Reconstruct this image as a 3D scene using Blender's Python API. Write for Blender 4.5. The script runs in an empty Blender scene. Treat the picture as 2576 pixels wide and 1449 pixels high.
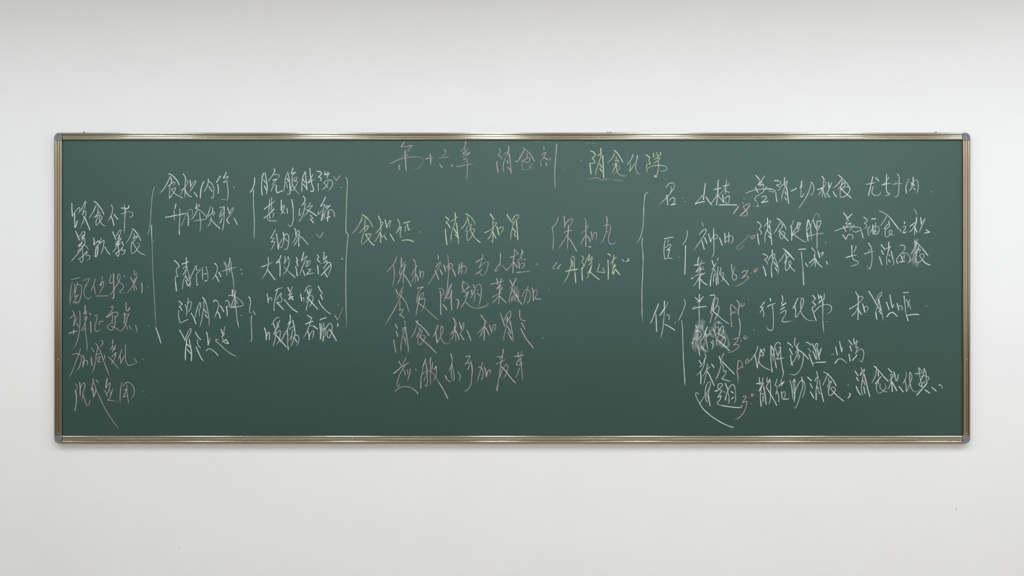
import bpy, bmesh, math, random
import numpy as np
from mathutils import Vector, noise as mnoise

# ---------------------------------------------------------------- settings
# lamp rows: distance from the board wall, tube length, lamps to each side of the middle one, watts
ROWS = [(-1.55, 1.0, 4, 14.6), (-3.8, 1.2, 4, 5.0), (-6.5, 1.2, 4, 24.0)]  # last row is added: it washes the rear wall for the board's glow
LAMP_X0 = -0.10
SIDE = 0.05
LAMP_COL = (0.855, 0.918, 0.993)
WALL_A, WALL_B = (0.80, 0.80, 0.80), (0.785, 0.785, 0.785)
FLOOR_A, FLOOR_B = (0.26, 0.18, 0.09), (0.31, 0.22, 0.12)
REAR = (0.74, 0.76, 0.76)
BOARD_A, BOARD_B = (0.018, 0.046, 0.037), (0.022, 0.052, 0.042)
BOARD_ROUGH, BOARD_SPEC, BOARD_TINT = 0.32, 0.8, (0.70, 1.0, 0.95)
ALU, ALU_V, ALU_ROUGH = (0.375, 0.35, 0.275), (0.34, 0.285, 0.20), 0.15
WIDTHS = (1.6, 2.1, 2.8)
DENS = (0.55, 0.78, 0.98)

random.seed(7)
S = bpy.context.scene
COL = S.collection

# ---------------------------------------------------------------- camera
CAM_D, CAM_H = 4.5, 1.51           # distance to the board wall, height of the lens
BOARD_Y = -0.014                   # writing surface stands this far off the wall
MPP = 0.0015618                    # metres per photo pixel on the writing surface
FPX = (CAM_D + BOARD_Y) / MPP      # focal length in photo pixels
cam = bpy.data.objects.new('camera', bpy.data.cameras.new('camera'))
COL.objects.link(cam)
cam.location = (0, -CAM_D, CAM_H)
cam.rotation_euler = (math.radians(90), 0, 0)
cam.data.sensor_width = 36
cam.data.lens = FPX / 2576 * 36
S.camera = cam

# ---------------------------------------------------------------- view and world
S.view_settings.view_transform = 'Standard'
S.view_settings.look = 'None'
S.view_settings.gamma = 1
S.view_settings.use_curve_mapping = False
S.view_settings.exposure = 0.0
S.cycles.use_denoising = True
S.cycles.transparent_max_bounces = 24
S.cycles.max_bounces = 8
S.cycles.diffuse_bounces = 5
world = bpy.data.worlds.new('world'); S.world = world
world.use_nodes = True
world.node_tree.nodes['Background'].inputs[0].default_value = (0.6, 0.63, 0.68, 1)
world.node_tree.nodes['Background'].inputs[1].default_value = 0.2

# ---------------------------------------------------------------- ceiling lamps (light only; housings below)
CEIL = 3.05
LAMP_Z = CEIL - 0.075
LAMPS = []
for row, (yc, ln, side, watts) in enumerate(ROWS):
    for k in range(-side, side + 1):
        LAMPS.append((0.9 * k + LAMP_X0, yc, ln, watts))
for (x, y, ln, watts) in LAMPS:
    ld = bpy.data.lights.new('tube_light', 'AREA')
    ld.shape = 'RECTANGLE'; ld.size = 0.11; ld.size_y = ln
    ld.energy = watts * (1 + SIDE * x)
    ld.color = LAMP_COL
    lo = bpy.data.objects.new('tube_light', ld); COL.objects.link(lo)
    lo.location = (x, y, LAMP_Z - 0.004)

# ---------------------------------------------------------------- helpers
def W(px, py, y=BOARD_Y):
    """Photo pixel to the point of the plane y (parallel to the wall) that stands there."""
    k = (CAM_D + y) / FPX
    return ((px - 1288) * k, y, CAM_H - (py - 724.5) * k)

def tag(o, label=None, cat=None, group=None, kind=None):
    if label: o['label'] = label
    if cat: o['category'] = cat
    if group: o['group'] = group
    if kind: o['kind'] = kind
    return o

def make(name, verts, faces, mat, parent=None, smooth=False, uvs=None):
    me = bpy.data.meshes.new(name)
    me.from_pydata([tuple(v) for v in verts], [], faces)
    me.update()
    if uvs is not None:
        lay = me.uv_layers.new(name='UVMap')
        idx = np.empty(len(me.loops), dtype=np.int64)
        me.loops.foreach_get('vertex_index', idx)
        lay.data.foreach_set('uv', np.asarray(uvs, dtype=np.float32)[idx].ravel())
    if smooth:
        me.shade_smooth()
    me.materials.append(mat)
    o = bpy.data.objects.new(name, me); COL.objects.link(o)
    if parent: o.parent = parent
    return o

def box_data(x0, x1, y0, y1, z0, z1):
    v = [(x, y, z) for x in (x0, x1) for y in (y0, y1) for z in (z0, z1)]
    f = [(0, 1, 3, 2), (4, 6, 7, 5), (0, 4, 5, 1), (2, 3, 7, 6), (0, 2, 6, 4), (1, 5, 7, 3)]
    return v, f

def box(name, b, mat, parent=None):
    v, f = box_data(*b)
    return make(name, v, f, mat, parent)

def new_mat(name):
    m = bpy.data.materials.new(name); m.use_nodes = True
    nt = m.node_tree
    return m, nt, nt.nodes, nt.links, nt.nodes['Principled BSDF']

def noise_node(nt, scale, detail=4, rough=0.6, vec=None):
    n = nt.nodes.new('ShaderNodeTexNoise')
    n.inputs['Scale'].default_value = scale
    n.inputs['Detail'].default_value = detail
    n.inputs['Roughness'].default_value = rough
    if vec is not None: nt.links.new(vec, n.inputs['Vector'])
    return n

def mix_col(nt, fac, a, b):
    n = nt.nodes.new('ShaderNodeMix'); n.data_type = 'RGBA'
    nt.links.new(fac, n.inputs['Factor'])
    n.inputs['A'].default_value = (*a, 1); n.inputs['B'].default_value = (*b, 1)
    return n.outputs['Result']

def rng(nt, val, a, b, c=0.0, d=1.0):
    n = nt.nodes.new('ShaderNodeMapRange')
    nt.links.new(val, n.inputs['Value'])
    n.inputs['From Min'].default_value = a; n.inputs['From Max'].default_value = b
    n.inputs['To Min'].default_value = c; n.inputs['To Max'].default_value = d
    return n.outputs['Result']

def bump(nt, h, strength, dist, bsdf):
    n = nt.nodes.new('ShaderNodeBump')
    n.inputs['Strength'].default_value = strength; n.inputs['Distance'].default_value = dist
    nt.links.new(h, n.inputs['Height']); nt.links.new(n.outputs['Normal'], bsdf.inputs['Normal'])

# ---------------------------------------------------------------- materials
def paint(name, a, b, rough=0.85, scale=3.0, bs=0.12):
    m, nt, N, L, p = new_mat(name)
    tc = N.new('ShaderNodeTexCoord')
    n = noise_node(nt, scale, 6, 0.6, tc.outputs['Object'])
    L.new(mix_col(nt, rng(nt, n.outputs['Fac'], 0.35, 0.65), a, b), p.inputs['Base Color'])
    f = noise_node(nt, 260, 3, 0.6, tc.outputs['Object'])
    bump(nt, f.outputs['Fac'], bs, 0.001, p)
    p.inputs['Roughness'].default_value = rough
    p.inputs['Specular IOR Level'].default_value = 0.25
    return m

M_WALL = paint('wall_paint', WALL_A, WALL_B)
M_SIDE = paint('side_wall_paint', (0.80, 0.79, 0.77), (0.78, 0.775, 0.76))
M_SIDE_L = paint('left_wall_paint', (0.50, 0.50, 0.49), (0.47, 0.47, 0.46))  # unseen left wall, greyed so it throws less light on the left side
M_REAR = paint('rear_wall_paint', REAR, tuple(x * 1.1 for x in REAR))
M_CEIL = paint('ceiling_paint', (0.80, 0.80, 0.80), (0.78, 0.78, 0.78))

m, nt, N, L, p = new_mat('floor_tile'); M_FLOOR = m
tc = N.new('ShaderNodeTexCoord')
n = noise_node(nt, 9, 8, 0.65, tc.outputs['Object'])
L.new(mix_col(nt, rng(nt, n.outputs['Fac'], 0.3, 0.7), FLOOR_A, FLOOR_B), p.inputs['Base Color'])
p.inputs['Roughness'].default_value = 0.35

# green writing surface: matt enamel with chalk haze left by wiping
m, nt, N, L, p = new_mat('green_enamel'); M_BOARD = m
tc = N.new('ShaderNodeTexCoord')
mp = N.new('ShaderNodeMapping'); mp.inputs['Scale'].default_value = (0.55, 1, 1.0)
mp.inputs['Rotation'].default_value = (0, 0.35, 0)
L.new(tc.outputs['Object'], mp.inputs['Vector'])
n1 = noise_node(nt, 1.6, 5, 0.55, mp.outputs['Vector'])
n2 = noise_node(nt, 240, 3, 0.7, tc.outputs['Object'])
c1 = mix_col(nt, rng(nt, n1.outputs['Fac'], 0.3, 0.7), BOARD_A, BOARD_B)
mx = N.new('ShaderNodeMix'); mx.data_type = 'RGBA'; mx.blend_type = 'MULTIPLY'
mx.inputs['Factor'].default_value = 1.0
L.new(c1, mx.inputs['A'])
L.new(mix_col(nt, rng(nt, n2.outputs['Fac'], 0.3, 0.7), (0.90, 0.90, 0.90), (1.10, 1.10, 1.10)), mx.inputs['B'])
L.new(mx.outputs['Result'], p.inputs['Base Color'])
p.inputs['Roughness'].default_value = BOARD_ROUGH
p.inputs['Specular IOR Level'].default_value = BOARD_SPEC
p.inputs['Specular Tint'].default_value = (*BOARD_TINT, 1)
bump(nt, n2.outputs['Fac'], 0.15, 0.0004, p)

# champagne anodised aluminium, brushed along the rail
def alu(name, col, rough, sc):
    m, nt, N, L, p = new_mat(name)
    tc = N.new('ShaderNodeTexCoord')
    mp = N.new('ShaderNodeMapping'); mp.inputs['Scale'].default_value = sc
    L.new(tc.outputs['Object'], mp.inputs['Vector'])
    n = noise_node(nt, 30, 4, 0.6, mp.outputs['Vector'])
    c = tuple(min(1, x * 1.02) for x in col); d = tuple(x * 0.98 for x in col)
    L.new(mix_col(nt, rng(nt, n.outputs['Fac'], 0.3, 0.7), d, c), p.inputs['Base Color'])
    p.inputs['Roughness'].default_value = rough
    p.inputs['Metallic'].default_value = 1.0
    return m
M_ALU_H = alu('champagne_aluminium_long', ALU, ALU_ROUGH, (0.4, 6, 6))
M_ALU_V = alu('champagne_aluminium_upright', ALU_V, ALU_ROUGH, (6, 6, 0.4))  # same metal, base colour darkened to subdue side-wall reflections
M_SCREW = alu('screw_steel', (0.75, 0.73, 0.70), 0.22, (5, 5, 5))

m, nt, N, L, p = new_mat('grey_plastic'); M_CAP = m
tc = N.new('ShaderNodeTexCoord')
n = noise_node(nt, 90, 3, 0.5, tc.outputs['Object'])
L.new(mix_col(nt, n.outputs['Fac'], (0.15, 0.155, 0.165), (0.19, 0.195, 0.205)), p.inputs['Base Color'])
p.inputs['Roughness'].default_value = 0.38

m, nt, N, L, p = new_mat('lamp_housing'); M_HOUSE = m
n = noise_node(nt, 20)
L.new(mix_col(nt, n.outputs['Fac'], (0.78, 0.78, 0.78), (0.84, 0.84, 0.84)), p.inputs['Base Color'])
p.inputs['Roughness'].default_value = 0.4

m, nt, N, L, p = new_mat('dark_scuff'); M_SCUFF = m
n = noise_node(nt, 200)
L.new(mix_col(nt, n.outputs['Fac'], (0.30, 0.30, 0.29), (0.48, 0.47, 0.45)), p.inputs['Base Color'])
p.inputs['Roughness'].default_value = 0.8

def chalk(name, col, gain=1.0, grain=700, lo=0.6, soft=0.55, streak=False):
    """Chalk dust: U runs across the stroke, V holds how hard the chalk was pressed."""
    m, nt, N, L, p = new_mat(name)
    p.inputs['Base Color'].default_value = (*col, 1)
    p.inputs['Roughness'].default_value = 0.95
    p.inputs['Specular IOR Level'].default_value = 0.1
    tc = N.new('ShaderNodeTexCoord')
    sep = N.new('ShaderNodeSeparateXYZ'); L.new(tc.outputs['UV'], sep.inputs[0])
    a = N.new('ShaderNodeMath'); a.operation = 'MULTIPLY_ADD'
    L.new(sep.outputs['X'], a.inputs[0]); a.inputs[1].default_value = 2; a.inputs[2].default_value = -1
    b = N.new('ShaderNodeMath'); b.operation = 'ABSOLUTE'; L.new(a.outputs[0], b.inputs[0])
    edge = rng(nt, b.outputs[0], 1.0 - soft, 1.0, 1.0, 0.0)
    n = noise_node(nt, grain, 2, 0.7, tc.outputs['Object'])
    g = rng(nt, n.outputs['Fac'], 0.36, 0.58, lo, 1.0)
    q = N.new('ShaderNodeMath'); q.operation = 'MULTIPLY'; L.new(edge, q.inputs[0]); L.new(g, q.inputs[1])
    r = N.new('ShaderNodeMath'); r.operation = 'MULTIPLY'; L.new(q.outputs[0], r.inputs[0]); L.new(sep.outputs['Y'], r.inputs[1])
    s = N.new('ShaderNodeMath'); s.operation = 'MULTIPLY'; s.use_clamp = True
    L.new(r.outputs[0], s.inputs[0]); s.inputs[1].default_value = gain
    L.new(s.outputs[0], p.inputs['Alpha'])
    return m
CHALK = {
    'w': chalk('white_chalk', (0.74, 0.79, 0.79)),
    'p': chalk('dusty_pink_chalk', (0.59, 0.51, 0.51)),
    'y': chalk('yellow_chalk', (0.70, 0.76, 0.53)),
    'r': chalk('salmon_chalk', (0.74, 0.55, 0.52)),
    's': chalk('smeared_chalk_dust', (0.80, 0.84, 0.84), 1.0, 110, 0.6, 1.0),
}

# ---------------------------------------------------------------- room shell
X0, X1, YB = -4.2, 4.2, -7.6
T = 0.12
def struct(name, b, mat):
    return tag(box(name, b, mat), kind='structure')
wall = struct('wall_front', (X0 - T, X1 + T, 0, T, -T, CEIL + T), M_WALL)
struct('wall_rear', (X0 - T, X1 + T, YB - T, YB, -T, CEIL + T), M_REAR)
struct('wall_left', (X0 - T, X0, YB, 0, -T, CEIL + T), M_SIDE_L)
struct('wall_right', (X1, X1 + T, YB, 0, -T, CEIL + T), M_SIDE)
struct('floor', (X0, X1, YB, 0, -T, 0), M_FLOOR)
struct('ceiling', (X0, X1, YB, 0, CEIL, CEIL + T), M_CEIL)

m, nt, N, L, p = new_mat('dark_wood'); M_WOOD = m
tc = N.new('ShaderNodeTexCoord')
n = noise_node(nt, 4, 6, 0.6, tc.outputs['Object'])
L.new(mix_col(nt, n.outputs['Fac'], (0.07, 0.05, 0.035), (0.11, 0.08, 0.055)), p.inputs['Base Color'])
p.inputs['Roughness'].default_value = 0.6
struct('added_trim_1', (X0, X1, YB, YB + 0.03, 0, 1.15), M_WOOD)  # unseen dark wainscot, added so low reflections in board and rail stay dim

def blob(name, px, py, w, h, ang, mat, parent, y=0.0, thick=0.0006):
    cx, _, cz = W(px, py, y)
    k = CAM_D / FPX
    n = 10; vs = []; 
    for d in (0, -thick):
        for i in range(n):
            t = 2 * math.pi * i / n
            r = 0.8 + 0.35 * random.random() if d == 0 else 0.7
            u, v = w * k / 2 * r * math.cos(t), h * k / 2 * r * math.sin(t)
            vs.append((cx + u * math.cos(ang) - v * math.sin(ang), y + d + 0.0002, cz + u * math.sin(ang) + v * math.cos(ang)))
    fs = [tuple(range(n, 2 * n))] + [(i, (i + 1) % n, n + (i + 1) % n, n + i) for i in range(n)]
    return make(name, vs, fs, mat, parent)
for (px, py, w, h, a) in [(2406, 1281, 3, 8, 0.6), (255, 1268, 3, 3, 0), (590, 1268, 2.4, 2.4, 0), (450, 1378, 2, 5, 0.3)]:
    blob('scuff_mark', px, py, w, h, a, M_SCUFF, wall)

# ---------------------------------------------------------------- lamp housings
def housing(x, y, ln):
    root = bpy.data.objects.new('ceiling_light', None); COL.objects.link(root)
    root.location = (x, y, CEIL)
    w = 0.075
    vs = []; prof = [(-w, -0.002), (-w, -0.05), (-w + 0.012, -0.07), (w - 0.012, -0.07), (w, -0.05), (w, -0.002)]
    for yy in (-ln / 2 - 0.03, ln / 2 + 0.03):
        vs += [(a, yy, b) for a, b in prof]
    n = len(prof)
    fs = [(i, (i + 1) % n, n + (i + 1) % n, n + i) for i in range(n)] + [tuple(range(n))[::-1], tuple(range(n, 2 * n))]
    make('lamp_body', vs, fs, M_HOUSE, root)
    for s in (-1, 1):
        v, f = box_data(-w + 0.006, w - 0.006, s * (ln / 2 + 0.03) - 0.012, s * (ln / 2 + 0.03) + 0.012, -0.082, -0.004)
        make('end_cap', v, f, M_CAP, root)
    return root
for i, (x, y, ln, watts) in enumerate(LAMPS):
    h = housing(x, y, ln)
    rowi = [abs(y - q[0]) < 0.01 for q in ROWS].index(True)
    tag(h, 'white ceiling batten, %s from the left, row %s' % (
        ('first', 'second', 'third', 'fourth', 'middle', 'sixth', 'seventh', 'eighth', 'ninth')[i % 9],
        ('nearest the chalkboard', 'across the room middle', 'nearest the rear wall, added for the glow on the board')[rowi]),
        'ceiling light', 'fluorescent battens on the ceiling')

# ---------------------------------------------------------------- chalkboard
board = bpy.data.objects.new('chalkboard', None); COL.objects.link(board)
tag(board, 'long green chalkboard in a metal frame, covered in chalk handwriting, on white wall', 'chalkboard')
bx, by, bz = W(1288.5, 1115, 0)
board.location = (0, 0, bz)
def on_board(o):
    """Parent to the board while leaving the mesh where it was written (world coordinates)."""
    o.parent = board
    o.matrix_parent_inverse = board.matrix_world.inverted()
bpy.context.view_layer.update()

L_, R_, T_, B_ = 136.0, 2441.5, 333.6, 1115.2      # outer edges of the frame in the photo
FRONT = -0.023
x0, _, zt = W(L_, T_, FRONT); x1, _, zb = W(R_, B_, FRONT)
RAIL = 19.2 * MPP
v, f = box_data(x0 + 0.012, x1 - 0.012, BOARD_Y, -0.0005, zb + 0.012, zt - 0.012)
surf = make('writing_surface', v, f, M_BOARD); on_board(surf)

# rail section: (distance from the outer edge in photo px, height off the wall in mm)
SEC = [(0, 0.2), (0, 15), (0, 20.0), (0.25, 21.2), (0.8, 21.8), (2.6, 22.3), (4.1, 22.1), (5.0, 21.5), (5.6, 20.4), (5.9, 19.9),
       (6.3, 19.8), (6.7, 20.9), (7.3, 21.45), (8.9, 21.85), (10.3, 21.75), (10.9, 21.5), (11.4, 21.4), (11.9, 21.6), (12.8, 21.9),
       (14.5, 22.15), (16.0, 22.0), (17.1, 21.2), (17.9, 20.0), (18.3, 18.4), (18.5, 16.5), (18.6, 14.2), (18.6, 13.0)]
def crv(P, m=4):
    P = [Vector(q) for q in P]; out = []
    for i in range(len(P) - 1):
        a, b, c, d = P[max(i - 1, 0)], P[i], P[i + 1], P[min(i + 2, len(P) - 1)]
        for j in range(m):
            t = j / m
            out.append(0.5 * (2 * b + (c - a) * t + (2 * a - 5 * b + 4 * c - d) * t * t + (3 * b - a - 3 * c + d) * t ** 3))
    out.append(P[-1]); return out
PROF = [(max(0, q[0]) * MPP * 19.2 / 18.6, q[1] / 1000) for q in crv(SEC, 3)]

def rail(side, a, b):
    """Extrude the section along one side from a to b (world metres)."""
    vs = []; nseg = 24
    for j in range(nseg + 1):
        s = a + (b - a) * j / nseg
        for t, h in PROF:
            if side == 'top': vs.append((s, -h, zt - t))
            elif side == 'bottom': vs.append((s, -h, zb + t))
            elif side == 'left': vs.append((x0 + t, -h, s))
            else: vs.append((x1 - t, -h, s))
    n = len(PROF); fs = []
    for j in range(nseg):
        for i in range(n - 1):
            q = (j * n + i, j * n + i + 1, (j + 1) * n + i + 1, (j + 1) * n + i)
            fs.append(q if side in ('bottom', 'right') else q[::-1])
    m0 = len(vs); vs += vs[:n] + vs[nseg * n:nseg * n + n]      # end faces keep their own vertices, so the edge stays crisp
    a_ = tuple(range(m0, m0 + n)); e = tuple(range(m0 + n, m0 + 2 * n))
    fs.append(a_ if side in ('bottom', 'right') else a_[::-1])
    fs.append(e[::-1] if side in ('bottom', 'right') else e)
    o = make('frame_rail', vs, fs, M_ALU_H if side in ('top', 'bottom') else M_ALU_V, None, smooth=True)
    bpy.context.view_layer.objects.active = o
    for pl in o.data.polygons:
        if len(pl.vertices) > 4: pl.use_smooth = False
    on_board(o)
    return o
CAP = 19.6 * MPP
rails = {'top': rail('top', x0 + CAP, x1 - CAP), 'bottom': rail('bottom', x0 + CAP, x1 - CAP),
         'left': rail('left', zb + CAP, zt - CAP), 'right': rail('right', zb + CAP, zt - CAP)}

# moulded corner caps: rounded outside, square inside, one curved groove
CSEC = [(0, 0.2), (0, 14), (0, 19.6), (0.4, 21.6), (1.4, 23.2), (3.0, 23.9), (4.6, 23.8), (5.4, 22.6), (5.9, 22.2), (6.4, 22.7),
        (7.2, 23.9), (9, 24.1), (12, 24.2), (16, 24.1), (18.2, 23.8), (19.2, 23.0), (19.8, 21.5), (20.0, 17), (20.0, 13)]
CP = [(max(0, q[0]) * MPP, q[1] / 1000) for q in crv(CSEC, 2)]
def cap(sx, sz, ox, oz):
    R = 12 * MPP; Lc = 20.2 * MPP; na = 10
    grid = []
    for t, h in CP:
        row = [(t, Lc)]
        if t >= Lc: t = Lc - 1e-5
        if t < R:
            row.append((t, R))
            for j in range(1, na):
                a = math.pi / 2 * j / na
                row.append((R - (R - t) * math.cos(a), R - (R - t) * math.sin(a)))
            row.append((R, t))
        else:
            row += [(t, t)] * (na + 1)
        row.append((Lc, t))
        grid.append([(ox + sx * u, -h, oz + sz * w) for u, w in row])
    n = len(grid[0]); vs = [p for r in grid for p in r]; fs = []
    for i in range(len(grid) - 1):
        for j in range(n - 1):
            q = (i * n + j, i * n + j + 1, (i + 1) * n + j + 1, (i + 1) * n + j)
            fs.append(q if sx * sz > 0 else q[::-1])
    o = make('corner_cap', vs, fs, M_CAP, None, smooth=True)
    bm = bmesh.new(); bm.from_mesh(o.data)
    bmesh.ops.remove_doubles(bm, verts=bm.verts, dist=1e-6)
    bmesh.ops.recalc_face_normals(bm, faces=bm.faces)
    bm.to_mesh(o.data); bm.free()
    on_board(o)
    return o
for sx, ox in ((1, x0), (-1, x1)):
    for sz, oz in ((-1, zt), (1, zb)):
        cap(sx, sz, ox, oz)

def screw(px, py, parent, r=1.7):
    cx, _, cz = W(px, py, -0.0225)
    rr = r * MPP; vs = [(cx, -0.0245, cz)]; n = 12
    for k, (q, h) in enumerate(((0.45, 0.0243), (0.8, 0.0238), (1.0, 0.0229), (1.0, 0.0205))):
        vs += [(cx + rr * q * math.cos(2 * math.pi * i / n), -h, cz + rr * q * math.sin(2 * math.pi * i / n)) for i in range(n)]
    fs = [(0, 1 + (i + 1) % n, 1 + i) for i in range(n)]
    for k in range(3):
        for i in range(n):
            a = 1 + k * n
            fs.append((a + i, a + (i + 1) % n, a + n + (i + 1) % n, a + n + i))
    o = make('screw', vs, fs, M_SCREW, None, smooth=True)
    o.parent = parent; o.matrix_parent_inverse = (parent.matrix_parent_inverse.copy())
    o.matrix_parent_inverse = parent.matrix_world.inverted()
bpy.context.view_layer.update()
for px in (158.5, 238, 520, 935, 1338, 1705, 1911, 2095, 2333, 2418): screw(px, 343.6, rails['top'], 1.2)
for px in (159, 252, 500, 887, 1278, 1664, 2053, 2303, 2416): screw(px, 1102.5 if 200 < px < 2400 else 1109, rails['bottom'], 1.2)
for py in (357.5, 540, 724, 905, 1091): screw(146.3, py, rails['left'], 1.4)
for py in (358, 540, 721, 905, 1091): screw(2431, py, rails['right'], 1.4)

# small wall hooks that show over the upper rail
for px in (210.5, 1529, 1536, 2354.5):
    cx, _, cz = W(px, 332.6, -0.006)
    v, f = box_data(cx - 0.0026, cx + 0.0026, -0.0085, -0.0003, cz - 0.004, cz + 0.0016)
    on_board(make('wall_hook', v, f, M_CAP))

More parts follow.
